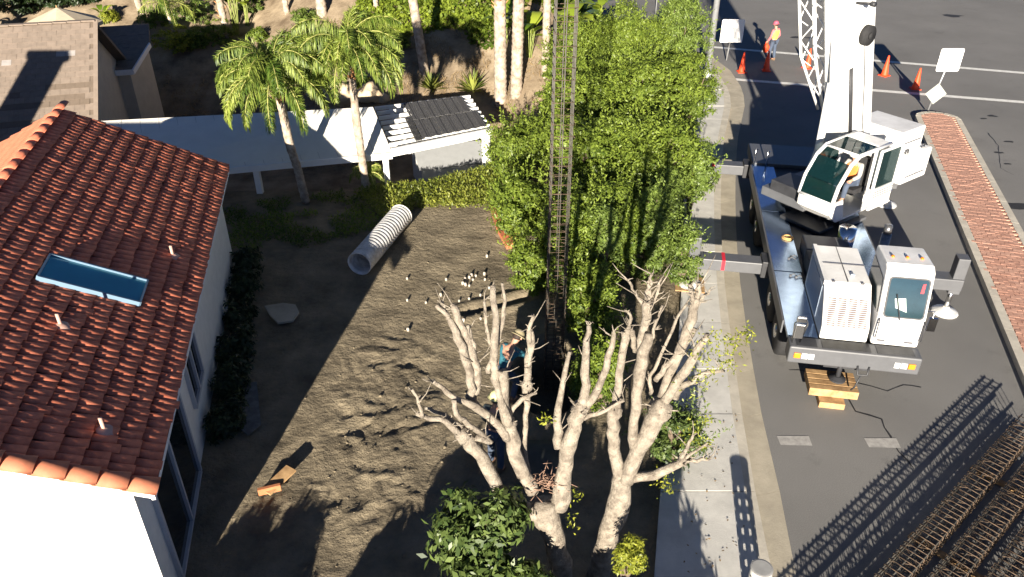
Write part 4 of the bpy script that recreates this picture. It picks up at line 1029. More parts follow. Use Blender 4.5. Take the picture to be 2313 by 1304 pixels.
# pollarded trees
PLANE = mat('plane_bark', (.36, .315, .25), .9, .16, 7, col2=(.19, .158, .124), bump=.9, bscale=34)
def pollard(name, label, base_px, Yb, limbs, seed):
    random.seed(seed); tr = PY(base_px[0], base_px[1], Yb); base = Vector((tr.x, tr.y, 0))
    o = empty(name, base, label=label, cat='tree')
    for kind, Y0, Y1, pts in limbs:
        q = []; r = []; n_ = len(pts)
        for i, (u, v, wd) in enumerate(pts):
            if i == n_-1 and kind == 'branch': wd = max(wd, .62*pts[i-1][2], 7)
            p = PY(u, v, Y0+(Y1-Y0)*i/max(1, n_-1)); q.append(p-base); r.append(.5*mpp(p)*(wd*.70 if wd > 26 else wd*.85))
        qq = []; rr = []
        for i in range(n_-1):
            for t in (0, .33, .66):
                p0, p1, p2, p3 = q[max(i-1, 0)], q[i], q[i+1], q[min(i+2, n_-1)]
                qq.append(.5*((2*p1)+(p2-p0)*t+(2*p0-5*p1+4*p2-p3)*t*t+(3*p1-p0-3*p2+p3)*t**3)+Vector((random.gauss(0, .012), random.gauss(0, .012), 0)))
                rr.append((r[i]+(r[i+1]-r[i])*t)*random.uniform(.93, 1.09))
        qq.append(q[-1]); rr.append(r[-1])
        mb = MB(); mb.tube(qq, rr, 12 if r[0] > .1 else 8, jit=.06); mb.build(kind, PLANE, o)
        if kind == 'limb':                       # knuckle and cut twigs at the end
            kb = MB(); kb.blob(qq[-1], rr[-1]*1.25, 10, 7, .5, seed+len(pts))
            for k in range(7):
                d = Vector((random.uniform(-1, 1), random.uniform(-1, 1), random.uniform(.0, 1))).normalized(); a = qq[-1]+d*rr[-1]*.8
                kb.tube([a, a+d*random.uniform(.05, .16)], [.016, .006], 5)
            kb.build('knuckle', PLANE, o)
        if kind == 'branch':
            kb = MB(); ok = False
            for k in range(8):
                i = random.randrange(1, len(qq)); d = Vector((random.uniform(-1, 1), random.uniform(-.6, .6), random.uniform(-.1, 1))).normalized()
                L = random.uniform(.04, .12) if random.random() < .7 else random.uniform(.15, .4); a = qq[i]; kb.tube([a, a+d*L*.5+Vector((random.gauss(0, .02), random.gauss(0, .02), .03*L/.3)), a+d*L+Vector((0, 0, .25*L))], [.010, .007, .003], 5)
            kb.build('twigs', PLANE, o)['kind'] = 'stuff'
    return o, base
LA = [
 ('trunk', 7.9, 7.95, [(1268, 1420, 84), (1266, 1330, 76), (1256, 1240, 70), (1238, 1170, 86), (1228, 1135, 80)]),
 ('limb', 7.95, 7.7, [(1232, 1165, 62), (1150, 1135, 46), (1115, 1085, 42), (1085, 1030, 42), (1062, 1000, 48), (1046, 985, 42)]),
 ('branch', 7.7, 7.6, [(1046, 985, 24), (1005, 952, 16), (960, 942, 12), (940, 935, 10)]), ('branch', 7.6, 7.6, [(955, 942, 11), (945, 910, 9), (930, 880, 6)]),
 ('branch', 7.7, 7.9, [(1050, 985, 18), (1040, 965, 16), (1000, 935, 12), (960, 922, 8)]),
 ('branch', 7.75, 7.8, [(1075, 985, 22), (1110, 1000, 14), (1060, 960, 16), (1030, 935, 14), (1025, 905, 14)]),
 ('limb', 8.0, 8.25, [(1205, 1110, 50), (1175, 1050, 46), (1160, 1000, 50), (1148, 960, 46)]),
 ('branch', 8.2, 8.2, [(1148, 975, 46), (1140, 915, 36), (1136, 840, 32)]),
 ('branch', 8.15, 8.0, [(1150, 990, 32), (1115, 950, 28), (1075, 920, 24), (1030, 900, 15), (985, 868, 12), (977, 862, 14)]),
 ('branch', 8.2, 8.4, [(1120, 955, 26), (1065, 905, 30), (1063, 880, 28), (1055, 820, 28), (1035, 765, 22), (1010, 715, 14), (985, 690, 11)]),
 ('branch', 8.3, 8.5, [(1065, 905, 30), (1078, 870, 30), (1070, 805, 26), (1040, 735, 20), (1030, 700, 22), (1018, 690, 8)]),
 ('branch', 8.35, 8.45, [(1080, 835, 16), (1068, 780, 15), (1055, 735, 12)]),
 ('branch', 8.35, 8.5, [(1012, 720, 12), (1004, 700, 10), (1000, 682, 9)]),
 ('branch', 8.1, 8.4, [(1150, 960, 26), (1128, 890, 20), (1120, 840, 22), (1120, 760, 20), (1116, 690, 18), (1113, 645, 14)]),
 ('branch', 8.3, 8.5, [(1102, 842, 14), (1115, 805, 18), (1132, 750, 14), (1137, 700, 11), (1134, 640, 7)]),
 ('branch', 8.3, 8.5, [(1112, 790, 10), (1100, 735, 9), (1094, 680, 8)]),
 ('limb', 8.3, 8.45, [(1188, 1080, 26), (1185, 1010, 16), (1190, 940, 14), (1190, 870, 26)]),
 ('branch', 8.45, 8.5, [(1190, 890, 26), (1195, 810, 20), (1198, 740, 12), (1203, 710, 8)]), ('branch', 8.45, 8.5, [(1192, 830, 14), (1201, 790, 12), (1200, 748, 12)]),
 ('branch', 8.2, 8.4, [(1142, 960, 20), (1158, 922, 14), (1185, 897, 12), (1212, 888, 8)]),
 ('limb', 8.0, 8.15, [(1262, 1140, 66), (1272, 1070, 52), (1284, 1005, 52), (1302, 950, 48), (1308, 925, 44)]),
 ('branch', 8.15, 8.3, [(1305, 945, 40), (1322, 870, 30), (1324, 790, 20), (1330, 735, 8)]),
 ('branch', 8.15, 8.25, [(1320, 930, 24), (1350, 880, 20), (1375, 805, 18), (1386, 750, 10)]),
 ('branch', 8.1, 8.3, [(1264, 1010, 26), (1257, 950, 22), (1272, 870, 15), (1287, 795, 10)]),
 ('branch', 8.15, 8.0, [(1320, 945, 14), (1370, 925, 10), (1410, 905, 7)]),
]
LB_ = [
 ('trunk', 8.0, 8.05, [(1335, 1420, 80), (1350, 1310, 74), (1370, 1230, 72), (1395, 1135, 72), (1408, 1075, 64)]),
 ('limb', 8.05, 8.15, [(1404, 1085, 50), (1390, 1015, 38), (1385, 965, 40), (1388, 930, 40)]),
 ('branch', 8.15, 8.3, [(1388, 935, 34), (1398, 870, 28), (1408, 800, 27), (1412, 748, 28)]),
 ('branch', 8.3, 8.35, [(1412, 752, 22), (1425, 745, 18), (1434, 780, 14), (1436, 795, 8)]), ('branch', 8.3, 8.4, [(1416, 745, 14), (1424, 730, 10), (1418, 705, 7)]),
 ('limb', 8.0, 8.0, [(1416, 1085, 52), (1448, 1005, 52), (1480, 950, 62), (1490, 925, 62)]),
 ('branch', 8.0, 8.1, [(1428, 1010, 30), (1432, 950, 32), (1440, 890, 36), (1450, 820, 38), (1466, 755, 28)]),
 ('branch', 8.1, 8.3, [(1448, 850, 26), (1452, 770, 24), (1460, 700, 24), (1458, 685, 30)]),
 ('branch', 8.3, 8.35, [(1456, 690, 14), (1436, 665, 8), (1420, 635, 5)]), ('branch', 8.3, 8.4, [(1458, 690, 16), (1462, 660, 12), (1465, 635, 10)]),
 ('branch', 8.3, 8.4, [(1464, 690, 12), (1470, 650, 9), (1473, 620, 8)]), ('branch', 8.3, 8.35, [(1468, 695, 10), (1484, 665, 8), (1492, 632, 6)]),
 ('branch', 8.0, 7.9, [(1490, 930, 34), (1530, 860, 26), (1575, 790, 22), (1598, 755, 14)]),
 ('branch', 8.05, 8.2, [(1482, 930, 30), (1510, 850, 24), (1545, 765, 26), (1568, 700, 26), (1572, 675, 24)]),
 ('branch', 8.2, 8.2, [(1570, 690, 14), (1562, 660, 12), (1560, 643, 11)]), ('branch', 8.2, 8.2, [(1572, 685, 14), (1580, 658, 13), (1580, 640, 11)]), ('branch', 8.2, 8.15, [(1574, 690, 12), (1590, 672, 8), (1600, 660, 6)]),
 ('branch', 8.1, 8.2, [(1470, 890, 12), (1472, 850, 10), (1495, 800, 9), (1530, 720, 8), (1552, 685, 6)]),
 ('branch', 8.05, 8.1, [(1480, 860, 16), (1505, 830, 16), (1540, 790, 18), (1570, 742, 10)]),
 ('branch', 8.0, 7.9, [(1520, 900, 22), (1560, 860, 16), (1600, 842, 12), (1636, 838, 6)]),
 ('branch', 8.1, 8.2, [(1474, 770, 10), (1484, 730, 8), (1497, 690, 8)]),
 ('limb', 8.0, 7.8, [(1420, 1080, 36), (1465, 1075, 26), (1505, 1062, 28), (1540, 1042, 22)]),
 ('branch', 7.8, 7.75, [(1540, 1042, 14), (1575, 1040, 10), (1605, 1035, 6)]), ('branch', 7.8, 7.8, [(1538, 1040, 14), (1552, 1010, 10), (1565, 985, 7)]), ('branch', 7.8, 7.8, [(1545, 1040, 10), (1575, 1015, 7), (1598, 1000, 5)]),
]
ta_, tab = pollard('bare_pollard_tree', 'pale bare pollarded tree with many cut limbs, left of the pair', (1266, 1330), 7.9, LA, 11)
tb_, tbb = pollard('bare_pollard_tree', 'pale bare pollarded tree leaning towards the sidewalk, right of the pair', (1350, 1310), 8.0, LB_, 12)
# twig nest in the fork of the left tree
random.seed(5); mb = MB(); c = PY(1235, 1085, 8.0)-tab
for k in range(70):
    a = c+Vector((random.gauss(0, .14), random.gauss(0, .12), random.gauss(0, .07))); d = Vector((random.gauss(0, 1), random.gauss(0, 1), random.gauss(.1, .4))).normalized(); mb.tube([a, a+d*random.uniform(.08, .22)], [.008, .004], 4)
mb.build('twigs', mat('dead_twig', (.27, .17, .12), .9, .3, 20), ta_)['kind'] = 'stuff'
def spray(label, pxs, Y, n_, leaf, m, seed, parent, base):
    rng = np.random.default_rng(seed); pos = []
    for (u, v, r) in pxs:
        c = np.array(PY(u, v, Y)); pos.append(c+rng.normal(size=(n_, 3))*r)
    pos = np.concatenate(pos); nr = rng.normal(size=pos.shape)+np.array([0, -.3, .8]); me = leaf_mesh('shoot_leaves', pos-np.array(base), nr, rng.normal(size=pos.shape), rng.uniform(.7, 1.3, len(pos))*leaf, leaf*.4, m, None, seed)
    o = link('shoot_leaves', me, parent); o['kind'] = 'stuff'
spray('', [(1610, 770, .10), (1640, 790, .12), (1665, 770, .08), (1690, 755, .05), (1600, 840, .12), (1570, 870, .12), (1640, 820, .09), (1580, 800, .09)], 7.9, 60, .055, FIC2, 3, tb_, tbb)
spray('', [(1560, 985, .10), (1585, 1000, .08), (1500, 1080, .08), (1510, 1100, .06), (1590, 945, .06)], 7.9, 55, .05, FIC2, 4, tb_, tbb)
spray('', [(1235, 945, .05), (1300, 1115, .06), (1290, 1180, .07)], 8.0, 30, .06, FIC2, 5, ta_, tab)
# shrubs in the near bed
def shrub(name, label, cpx, Y, r, n_clump, leaf, m, seed, wl=.42, cr=.2, per=50, group=None):
    c = PY(cpx[0], cpx[1], Y); base = (c.x, c.y, 0.0)
    return tree(label, [((c.x, c.y, c.z), r), ((c.x+r[0]*.4, c.y, c.z+r[2]*.3), (r[0]*.5, r[1]*.5, r[2]*.6)), ((c.x-r[0]*.5, c.y, c.z-.1), (r[0]*.5, r[1]*.5, r[2]*.7))], n_clump, leaf, m, base, seed, clump_r=cr, per=per, name=name, cat='shrub', group=group, trunk_r=.04)
shrub('glossy_shrub', 'dark glossy evergreen shrub in the near bed left of the bare trees', (1085, 1205), 7.5, (.66, .55, .72), 75, .125, GLOS, 31, cr=.2, per=44)
shrub('glossy_shrub', 'low dark shrub at the bottom edge below the glossy evergreen', (1130, 1320), 7.0, (.85, .4, .55), 40, .14, GLOS, 32)
shrub('conifer_shrub', 'small yellow green feathery shrub at the foot of the right bare tree', (1422, 1258), 7.2, (.24, .22, .34), 50, .05, FIC2, 33, cr=.10, per=60)
# added unseen shrubs south of the picture that throw the shade over the bed
WORDS = ('first', 'second', 'third', 'fourth', 'fifth', 'sixth', 'seventh', 'eighth')
for k, (x, y, h) in enumerate(((-5.1, 5.1, 1.0), (-4.3, 5.1, 1.05), (-2.5, 5.0, .95), (-1.7, 5.0, 1.5), (-.8, 5.0, 1.65), (.2, 5.0, 1.65), (1.1, 5.0, 1.65), (1.9, 5.0, 1.5))):
    tree('unseen evergreen shrub added for its shade outside the lower edge, '+WORDS[k]+' from the red house', [((x, y, h*.5), (.55, .45, h*.5))], 110, .15, GLOS, (x, y, -.05), 60+k, per=70, name='shade_caster_shrub', cat='shrub', group='added shade casting shrubs')
# ---- palms
PTR = mat('palm_trunk', (.40, .34, .27), .9, .22, 5, col2=(.25, .19, .14), bump=.5, bscale=18)
PTR2 = mat('palm_boot', (.45, .23, .10), .9, .3, 9)
def palm(name, label, pts, fr_n, fr_L, seed, boot=True, leafL=.46, m=PALM, group=None, droop=1.0, crown=True, dens=46):
    rng = np.random.default_rng(seed); random.seed(seed); base = Vector(pts[0][0]); o = empty(name, base, label=label, cat='palm', group=group)
    q = [Vector(p)-base for p, r in pts]; r = [r for p, r in pts]; qq = []; rr = []
    for i in range(len(q)-1):
        K_ = max(3, int((q[i+1]-q[i]).length/.10))
        for k in range(K_): t = k/K_; qq.append(q[i].lerp(q[i+1], t)); rr.append((r[i]+(r[i+1]-r[i])*t)*(1+.05*((len(qq) % 2)*2-1)))
    qq.append(q[-1]); rr.append(r[-1]); mb = MB(); mb.tube(qq, rr, 12, jit=.03); mb.build('trunk', PTR, o)
    if boot:
        b = MB(); a = q[-1].lerp(q[-2], .55)
        for k in range(26):
            t = rng.random(); an = rng.random()*6.28; c = q[-1].lerp(q[-2], .25+.5*t); d = Vector((math.cos(an), math.sin(an), .55))
            b.tube([c+Vector((math.cos(an), math.sin(an), 0))*r[-1]*.7, c+d*(r[-1]+.12)], [.05, .012], 5)
        b.build('leaf_bases', PTR2, o)['kind'] = 'stuff'
    if not crown: return o
    heart = q[-1]
    for k in range(fr_n):
        an = 2*math.pi*(k*.618034 % 1)+rng.uniform(-.15, .15); el = R_(rng.uniform(14, 80)) if k > 2 else R_(82); L = fr_L*rng.uniform(.85, 1.12)
        h = Vector((math.cos(an), math.sin(an), 0)); p = heart.copy(); pts_ = [p.copy()]; e = el; N = 14
        for i in range(N):
            p = p+(h*math.cos(e)+Vector((0, 0, math.sin(e))))*(L/N); e -= R_(9.5*droop)*(1 if i > 1 else .5); pts_.append(p.copy())
        pos = []; dr = []; nr = []; ln = []
        side = Vector((-h.y, h.x, 0))
        for i in range(dens):
            t = (.14+.86*i/dens)*N; a = int(min(t, N-1)); c = pts_[a].lerp(pts_[a+1], t-a); tg = (pts_[a+1]-pts_[a]).normalized()
            for s_ in (-1, 1):
                d = side*s_*rng.uniform(.45, .9)+tg*rng.uniform(.3, .8)+Vector((0, 0, rng.uniform(-.85, .25)))
                pos.append(c); dr.append(d); nr.append(tg.cross(d)+Vector((rng.normal()*.6, rng.normal()*.6, .3))); ln.append(leafL*(1-.55*(i/dens)**2)*rng.uniform(.8, 1.15))
        pos = np.array([tuple(x) for x in pos]); dr = np.array([tuple(x) for x in dr]); nr = np.array([tuple(x) for x in nr]); ln = np.array(ln)
        # two segments per leaflet: straight then hanging
        dn = dr/np.linalg.norm(dr, axis=1, keepdims=True); p2 = pos+dn*(ln*.42)[:, None]; dr2 = dn*.55+np.array([0, 0, -1.0])
        nn2 = np.cross(np.cross(dr2, np.array([0, 0, 1.0]))+1e-3, dr2)
        rn = rng.normal(.5, .2)+rng.normal(size=len(pos))*.24
        me = leaf_mesh('frond', np.concatenate([pos, p2-dn*.03]), np.concatenate([nr, nn2]), np.concatenate([dr, dr2]), np.concatenate([ln*.62, ln*.75]), .024, m, np.concatenate([rn, rn]), int(rng.integers(1e6)))
        fo = link('frond', me, o)
        rb_ = MB(); rb_.tube(pts_, [.024*(1-.8*i/N)+.004 for i in range(N+1)], 5); rb_.build('rachis', mat('palm_rachis', (.30, .30, .09), .7, .15, 8), fo)
    return o
b1 = P(691, 456); p1 = [(b1, .13), (PY(672, 380, b1.y-.05), .125), (PY(655, 330, b1.y), .13), (PY(638, 250, b1.y), .12), (PY(618, 178, b1.y), .10)]
palm('queen_palm', 'tall queen palm nearest the red roof with drooping green crown', p1, 44, 2.1, 41, leafL=.5, dens=110, droop=.98, group='two queen palms by the patio cover')
b2 = P(827, 428); p2 = [(b2, .13), (PY(815, 340, b2.y), .125), (PY(806, 280, b2.y), .13), (PY(798, 200, b2.y), .11), (PY(788, 122, b2.y), .09)]
palm('queen_palm', 'tall queen palm right of its twin, trunk crossing the sunlit patio cover', p2, 44, 2.1, 42, leafL=.5, dens=110, droop=.98, group='two queen palms by the patio cover')
small = P(800, 425); palm('young_palm', 'young palm clump at the foot of the right queen palm', [(P(822, 424)+Vector((.1, .25, 0)), .08), (P(822, 424)+Vector((.1, .28, .35)), .07)], 9, .75, 43, boot=False, leafL=.25, dens=26)
# trunks on the slope
for k, (u, v, wd, hh, lab, ln_) in enumerate((
   (1131, 232, 27, 6.0, 'left trunk of the three stout palms on the slope', 0), (1166, 216, 25, 6.5, 'middle trunk of the three stout palms on the slope', .15), (1231, 172, 17, 6.0, 'slim palm trunk just left of the hanging cage top', .05),
   (960, 165, 20, 6.5, 'slim grey palm trunk on the shaded slope', -.7), (728, 35, 22, 5.5, 'pale palm trunk behind the right queen palm crown', .0), (851, 30, 11, 5.5, 'thin palm trunk between slope and ivy', .0), (648, 30, 12, 5.5, 'thin pale palm trunk behind the left queen palm', -.1))):
    p = hillP(u, v); r = wd*.5*mpp(p)
    palm('slope_palm', lab, [(p-Vector((0, 0, .1)), r*1.08), (p+Vector((ln_*.4, 0, hh*.4)), r), (p+Vector((ln_, 0, hh)), r*.85)], 9, 1.9, 80+k, boot=k < 2, group='palms on the slope', dens=30)
# bird of paradise clumps with broad leaves
BOP = leafmat('broad_leaf', (.08, .15, .012), (.36, .42, .05), .35, .35)
def bop(label, p, n_, hgt, seed, spread=.9, name='bird_of_paradise'):
    rng = random.Random(seed); o = empty(name, p, label=label, cat='plant', group='broad leaved plants on the slope')
    for k in range(n_):
        an = rng.uniform(0, 6.28); d = Vector((math.cos(an), math.sin(an), 0)); tilt = rng.uniform(.15, .75)*spread; h = hgt*rng.uniform(.6, 1.1)
        p0 = Vector((rng.uniform(-.12, .12), rng.uniform(-.12, .12), 0)); p1 = p0+d*tilt*.45*h*.5+Vector((0, 0, h*.6)); L = h*rng.uniform(.45, .6)
        m_ = MB(); N = 6; lv = []; prev = p1; e = 1.1-tilt*.5
        side = Vector((-d.y, d.x, 0))
        for i in range(N+1):
            t = i/N; w_ = .17*math.sin(math.pi*min(1, .12+.88*t))**.8*L/.7+.004; lv.append((prev-side*w_, prev+Vector((0, 0, -.02)), prev+side*w_))
            prev = prev+(d*math.cos(e)+Vector((0, 0, math.sin(e))))*(L/N); e -= .28
        for i in range(N):
            a, b = lv[i], lv[i+1]; m_.add([a[0], a[1], b[1], b[0]], [(0, 1, 2, 3)], True); m_.add([a[1], a[2], b[2], b[1]], [(0, 1, 2, 3)], True)
        me = m_.mesh('leaf', BOP); at = me.attributes.new('rnd', 'FLOAT', 'POINT'); rv = rng.random(); at.data.foreach_set('value', [rv]*len(me.vertices))
        lo = link('leaf', me, o); sm_ = MB(); sm_.tube([p0, p0.lerp(p1, .5)+Vector((0, 0, .05)), p1], [.022, .018, .012], 5); sm_.build('stalk', mat('stalk', (.22, .26, .07), .7, .2, 8), lo)
    return o
bop('broad leaved plant between the stout palm trunks', hillP(1140, 105), 12, 2.2, 1)
bop('broad leaved plant right of the middle stout palm', hillP(1195, 130), 12, 2.0, 2)
bop('broad leaved plant behind the top of the hanging cage', hillP(1285, 120), 14, 2.2, 3)
bop('broad leaved plant at the right end of the slope', hillP(1350, 80), 12, 2.0, 4)
bop('broad leaved plant behind the left queen palm crown', hillP(535, 68), 16, 3.2, 5)
bop('broad leaved plant right of its neighbour behind the left queen palm', hillP(560, 60), 12, 2.8, 8)
bop('yellow broad leaved plant at the top left corner', hillP(10, 40)-Vector((0, 3.5, .6)), 14, 2.6, 6)
bop('broad leaved plant behind the brown roof ridge', hillP(240, 55), 8, 1.2, 7)
def agave(label, p, n_, L, seed):
    rng = np.random.default_rng(seed); o = empty('agave', p, label=label, cat='plant', group='agaves on the slope')
    an = rng.random(n_)*6.28; el = rng.uniform(.25, 1.4, n_); d = np.stack([np.cos(an)*np.cos(el), np.sin(an)*np.cos(el), np.sin(el)], 1)
    nr = np.stack([-np.cos(an)*np.sin(el), -np.sin(an)*np.sin(el), np.cos(el)], 1)
    me = leaf_mesh('leaves', np.zeros((n_, 3))+d*.05, nr, d, L*rng.uniform(.7, 1.1, n_), .10, AGAV, None, seed); link('leaves', me, o)
agave('yellow green rosette plant on the slope behind the pergola', hillP(975, 205), 60, .75, 1); agave('blue green rosette plant by the right rear of the pergola', hillP(1068, 208), 60, .85, 2)
palm('slope_palm', 'slender leaning palm behind the tan house wing', [(hillP(330, 62), .16), (hillP(330, 62)+Vector((-.3, 0, 3.5)), .14)], 0, 1, 95, boot=False, crown=False, group='palms on the slope')
palm('slope_palm', 'small palm with spreading crown behind the tan house', [(hillP(402, 92), .10), (hillP(402, 92)+Vector((-.25, 0, 1.6)), .08)], 14, 1.6, 96, boot=False, group='palms on the slope', dens=30)
palm('slope_palm', 'leaning brown trunked palm between the broad leaved plants', [(hillP(515, 85), .17), (hillP(515, 85)+Vector((-.2, 0, 3.6)), .15)], 8, 1.6, 97, boot=True, group='palms on the slope', dens=30)
# hedge ball, dark shrubs near the rocks
for k, (u, v, r, lab, m) in enumerate(((455, 105, .75, 'clipped green hedge mound behind the left queen palm', FIC), (425, 110, .6, 'clipped hedge mound beside the tan house wing', FIC2), (395, 118, 1.0, 'broad green shrub bank right beside the tan house wing', FIC2), (500, 100, .9, 'dark leafy shrub under the broad leaved plants', FIC), (350, 60, .7, 'feathery shrub behind the corner of the tan house wing', FIC3), (440, 50, .9, 'loose olive shrub above the clipped mound', FIC3), (570, 25, .8, 'olive shrub at the top edge behind the palms', FIC3), (250, 50, .4, 'low green shrub at the end of the brown ridge', FIC2), (690, 60, .6, 'dry bush behind the gap between the queen palms', FIC3), (900, 110, .5, 'low bush on the slope left of the grey trunk', FIC3), (590, 95, .5, 'small bush between the two queen palm crowns', FIC), (815, 205, .45, 'low green shrub above the boulders', FIC2))):
    p = hillP(u, v); tree(lab, [((p.x, p.y, p.z+r*.5), (r, r, r*.75))], 60, .10, m, tuple(p), 200+k, clump_r=.16, per=50, name='slope_shrub', cat='shrub', group='shrubs on the slope', trunk_r=.03)
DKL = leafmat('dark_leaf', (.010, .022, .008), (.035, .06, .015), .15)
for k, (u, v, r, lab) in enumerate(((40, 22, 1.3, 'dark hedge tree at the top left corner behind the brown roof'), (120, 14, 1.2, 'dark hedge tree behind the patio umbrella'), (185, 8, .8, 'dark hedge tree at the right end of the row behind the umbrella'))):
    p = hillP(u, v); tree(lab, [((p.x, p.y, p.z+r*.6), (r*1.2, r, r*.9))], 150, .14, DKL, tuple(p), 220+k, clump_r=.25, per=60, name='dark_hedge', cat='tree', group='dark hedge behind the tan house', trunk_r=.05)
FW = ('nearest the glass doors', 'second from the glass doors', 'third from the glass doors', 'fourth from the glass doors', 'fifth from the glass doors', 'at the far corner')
for k in range(6):  # dark shrubs added so the wall foot reads as black shade
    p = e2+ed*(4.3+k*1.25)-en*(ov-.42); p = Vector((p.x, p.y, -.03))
    tree('low dark shrub added to stand in for shade along the red roofed house, '+FW[k], [((p.x, p.y, .22), (.34, .62, .34))], 46, .10, DKL, tuple(p), 240+k, clump_r=.14, per=60, name='shade_filler_shrub', cat='shrub', group='added shrubs for the wall shade', trunk_r=.02)
# ivy bank and dry grass, ground cover
def carpet(name, label, cat, fn, n_, leaf, m, seed, stand=.5, wl=.5, kind='stuff'):
    rng = np.random.default_rng(seed); pos = []
    while len(pos) < n_:
        p = fn(rng)
        if p is not None: pos.append(p)
    pos = np.array(pos); nr = rng.normal(size=pos.shape)*stand+np.array([0, -.3, 1]); d = rng.normal(size=pos.shape)+np.array([0, 0, stand])
    L = rng.uniform(.6, 1.35, n_)*leaf; c = np.array([noise.noise(Vector(p)*.6) for p in pos])
    me = leaf_mesh(name, pos, nr, d, L, L*wl, m, np.clip(.5+.5*c+rng.normal(size=n_)*.2, 0, 1), seed); o = link(name, me); tag(o, label, cat, kind=kind); return o
IV0 = [hillP(820, 55), hillP(1000, 55), hillP(1120, 70)]
def ivy(rng):
    x = rng.uniform(-7.0, 4); y0 = 35.0+.9*noise.noise(Vector((x*.5, 0, 0)))-(.5 if x > -2 else 0); y = y0+abs(rng.normal())*2.6
    if y > 45: return None
    return (x, y, hill_h(x, y)+rng.uniform(0, .45)*min(1, (y-y0)/.6))
carpet('ivy_bank', 'bright green ivy covering the upper slope', 'ivy', ivy, 16000, .17, IVY, 51, .6, .75)
def drygr(rng):
    x = rng.uniform(-16, 5); y = rng.uniform(27.5, 36)
    if noise.noise(Vector((x*.8, y*.8, 1))) < -.05: return None
    return (x, y, hill_h(x, y))
carpet('dry_grass', 'dry straw coloured grass on the slope', 'grass', drygr, 20000, .20, DRY, 52, 1.2, .09)
gA = [P(u, v) for u, v in ((800, 440), (870, 500), (945, 470), (1140, 470), (1190, 400), (1180, 330), (1090, 385), (960, 415), (830, 425))]
def inpoly(x, y, poly):
    c = False; n_ = len(poly)
    for i in range(n_):
        a, b = poly[i], poly[(i+1) % n_]
        if (a.y > y) != (b.y > y) and x < (b.x-a.x)*(y-a.y)/(b.y-a.y)+a.x: c = not c
    return c
gx0, gx1, gy0, gy1 = min(p.x for p in gA), max(p.x for p in gA), min(p.y for p in gA), max(p.y for p in gA)
def gcov(rng):
    x, y = rng.uniform(gx0, gx1), rng.uniform(gy0, gy1)
    if not inpoly(x, y, gA): return None
    return (x, y, (lot_h(x, y) if y < 22.6 else -.05)+rng.uniform(0, .22))
carpet('ground_cover', 'sunlit yellow green ground cover between the steel pipe and shed', 'ground cover', gcov, 15000, .11, GCOV, 53, 1.0, .3)
gB = [P(u, v) for u, v in ((480, 470), (830, 428), (800, 445), (875, 510), (700, 560), (520, 575))]
def gshade(rng):
    x, y = rng.uniform(-9, -3), rng.uniform(17, 22.6)
    if not inpoly(x, y, gB) or noise.noise(Vector((x, y, 4))) < -.1: return None
    return (x, y, lot_h(x, y)+rng.uniform(0, .15))
carpet('ground_cover', 'shaded low weeds between the red house and the patio posts', 'ground cover', gshade, 6000, .09, FIC, 54, 1.0, .35)

# ================================================================== SMALL THINGS
random.seed(77)
# corrugated steel pipe
GALV = mat('galvanised', (.72, .72, .71), .5, .12, 6, col2=(.58, .57, .55), metal=.15)
pa, pb = P(812, 596, .32), P(906, 486, .32); pa.z = pb.z = .32; dv = (pb-pa); PL = dv.length; dv.normalize()
pp = empty('corrugated_pipe', (pa.x, pa.y, 0), label='large corrugated steel pipe lying on the bare earth', cat='pipe'); org = Vector((pa.x, pa.y, 0))
prof = []; N = int(PL/.035)
for i in range(N+1):
    prof.append((.315+.013*math.cos(i*math.pi*2/4), i*PL/N))
inner = [(r-.03, z) for r, z in reversed(prof)]
sd1 = dv.cross(Vector((0, 0, 1))).normalized(); upv = Vector((0, 0, 1)); mb = MB(); n_ = 40; vs = []; fs = []
allp = prof+inner
for i, (r, z) in enumerate(allp):
    for k in range(n_):
        t = 2*math.pi*k/n_; zz = z+(.11*k/n_-.05 if 0 < z < PL else 0); vs.append(pa-org+dv*min(PL, max(0, zz))+(sd1*math.cos(t)+upv*math.sin(t))*r)
for i in range(len(allp)):
    j = (i+1) % len(allp)
    for k in range(n_): fs.append((i*n_+k, i*n_+(k+1) % n_, j*n_+(k+1) % n_, j*n_+k))
mb.add(vs, fs, True); mb.build('shell', GALV, pp)
for z in (0, PL):
    c = pa-org+dv*z; rg = MB(); K_ = 40; rg.tube([c+(sd1*math.cos(2*math.pi*k/K_)+upv*math.sin(2*math.pi*k/K_))*.315 for k in range(K_+1)], .018, 6, cap=False); rg.build('rim', GALV, pp)
# pegs in the earth
PEG = mat('pale_peg', (.42, .38, .32), .8, .15, 8)
pegs = [(920, 630), (1008, 632), (920, 678), (996, 668), (962, 683), (922, 745), (1037, 680), (1060, 677), (1085, 668), (1100, 578), (1045, 641), (1052, 644), (1060, 646), (1051, 630), (1060, 628), (1068, 632), (1066, 622), (1075, 624), (1094, 620), (1095, 632), (1105, 652), (1047, 727), (1086, 722)]
pm0 = MB(); pm0._lathe(Vector((0, 0, -.03)), [(.032, 0), (.034, .10), (.030, .155), (.018, .165)], 8, Vector((0, 0, 1)), True); pme = pm0.mesh('marker_peg', PEG)
PEGL = {(920, 630): 'small pale peg nearest the lower end of the steel pipe', (1008, 632): 'small pale peg alone just left of the peg cluster', (920, 678): 'small pale peg second in the column below the steel pipe', (996, 668): 'small pale peg left of the three pegs in a row above the branches',
        (962, 683): 'small pale peg just left of the highest bare branch tips', (922, 745): 'lowest small pale peg, alone on the open earth', (1037, 680): 'left one of three pegs in a row below the cluster', (1060, 677): 'middle one of three pegs in a row below the cluster',
        (1085, 668): 'right one of three pegs in a row below the cluster', (1100, 578): 'topmost small pale peg, alone near the red retaining wall', (1047, 727): 'left one of two pegs seen between the bare branches', (1086, 722): 'right one of two pegs seen between the bare branches'}
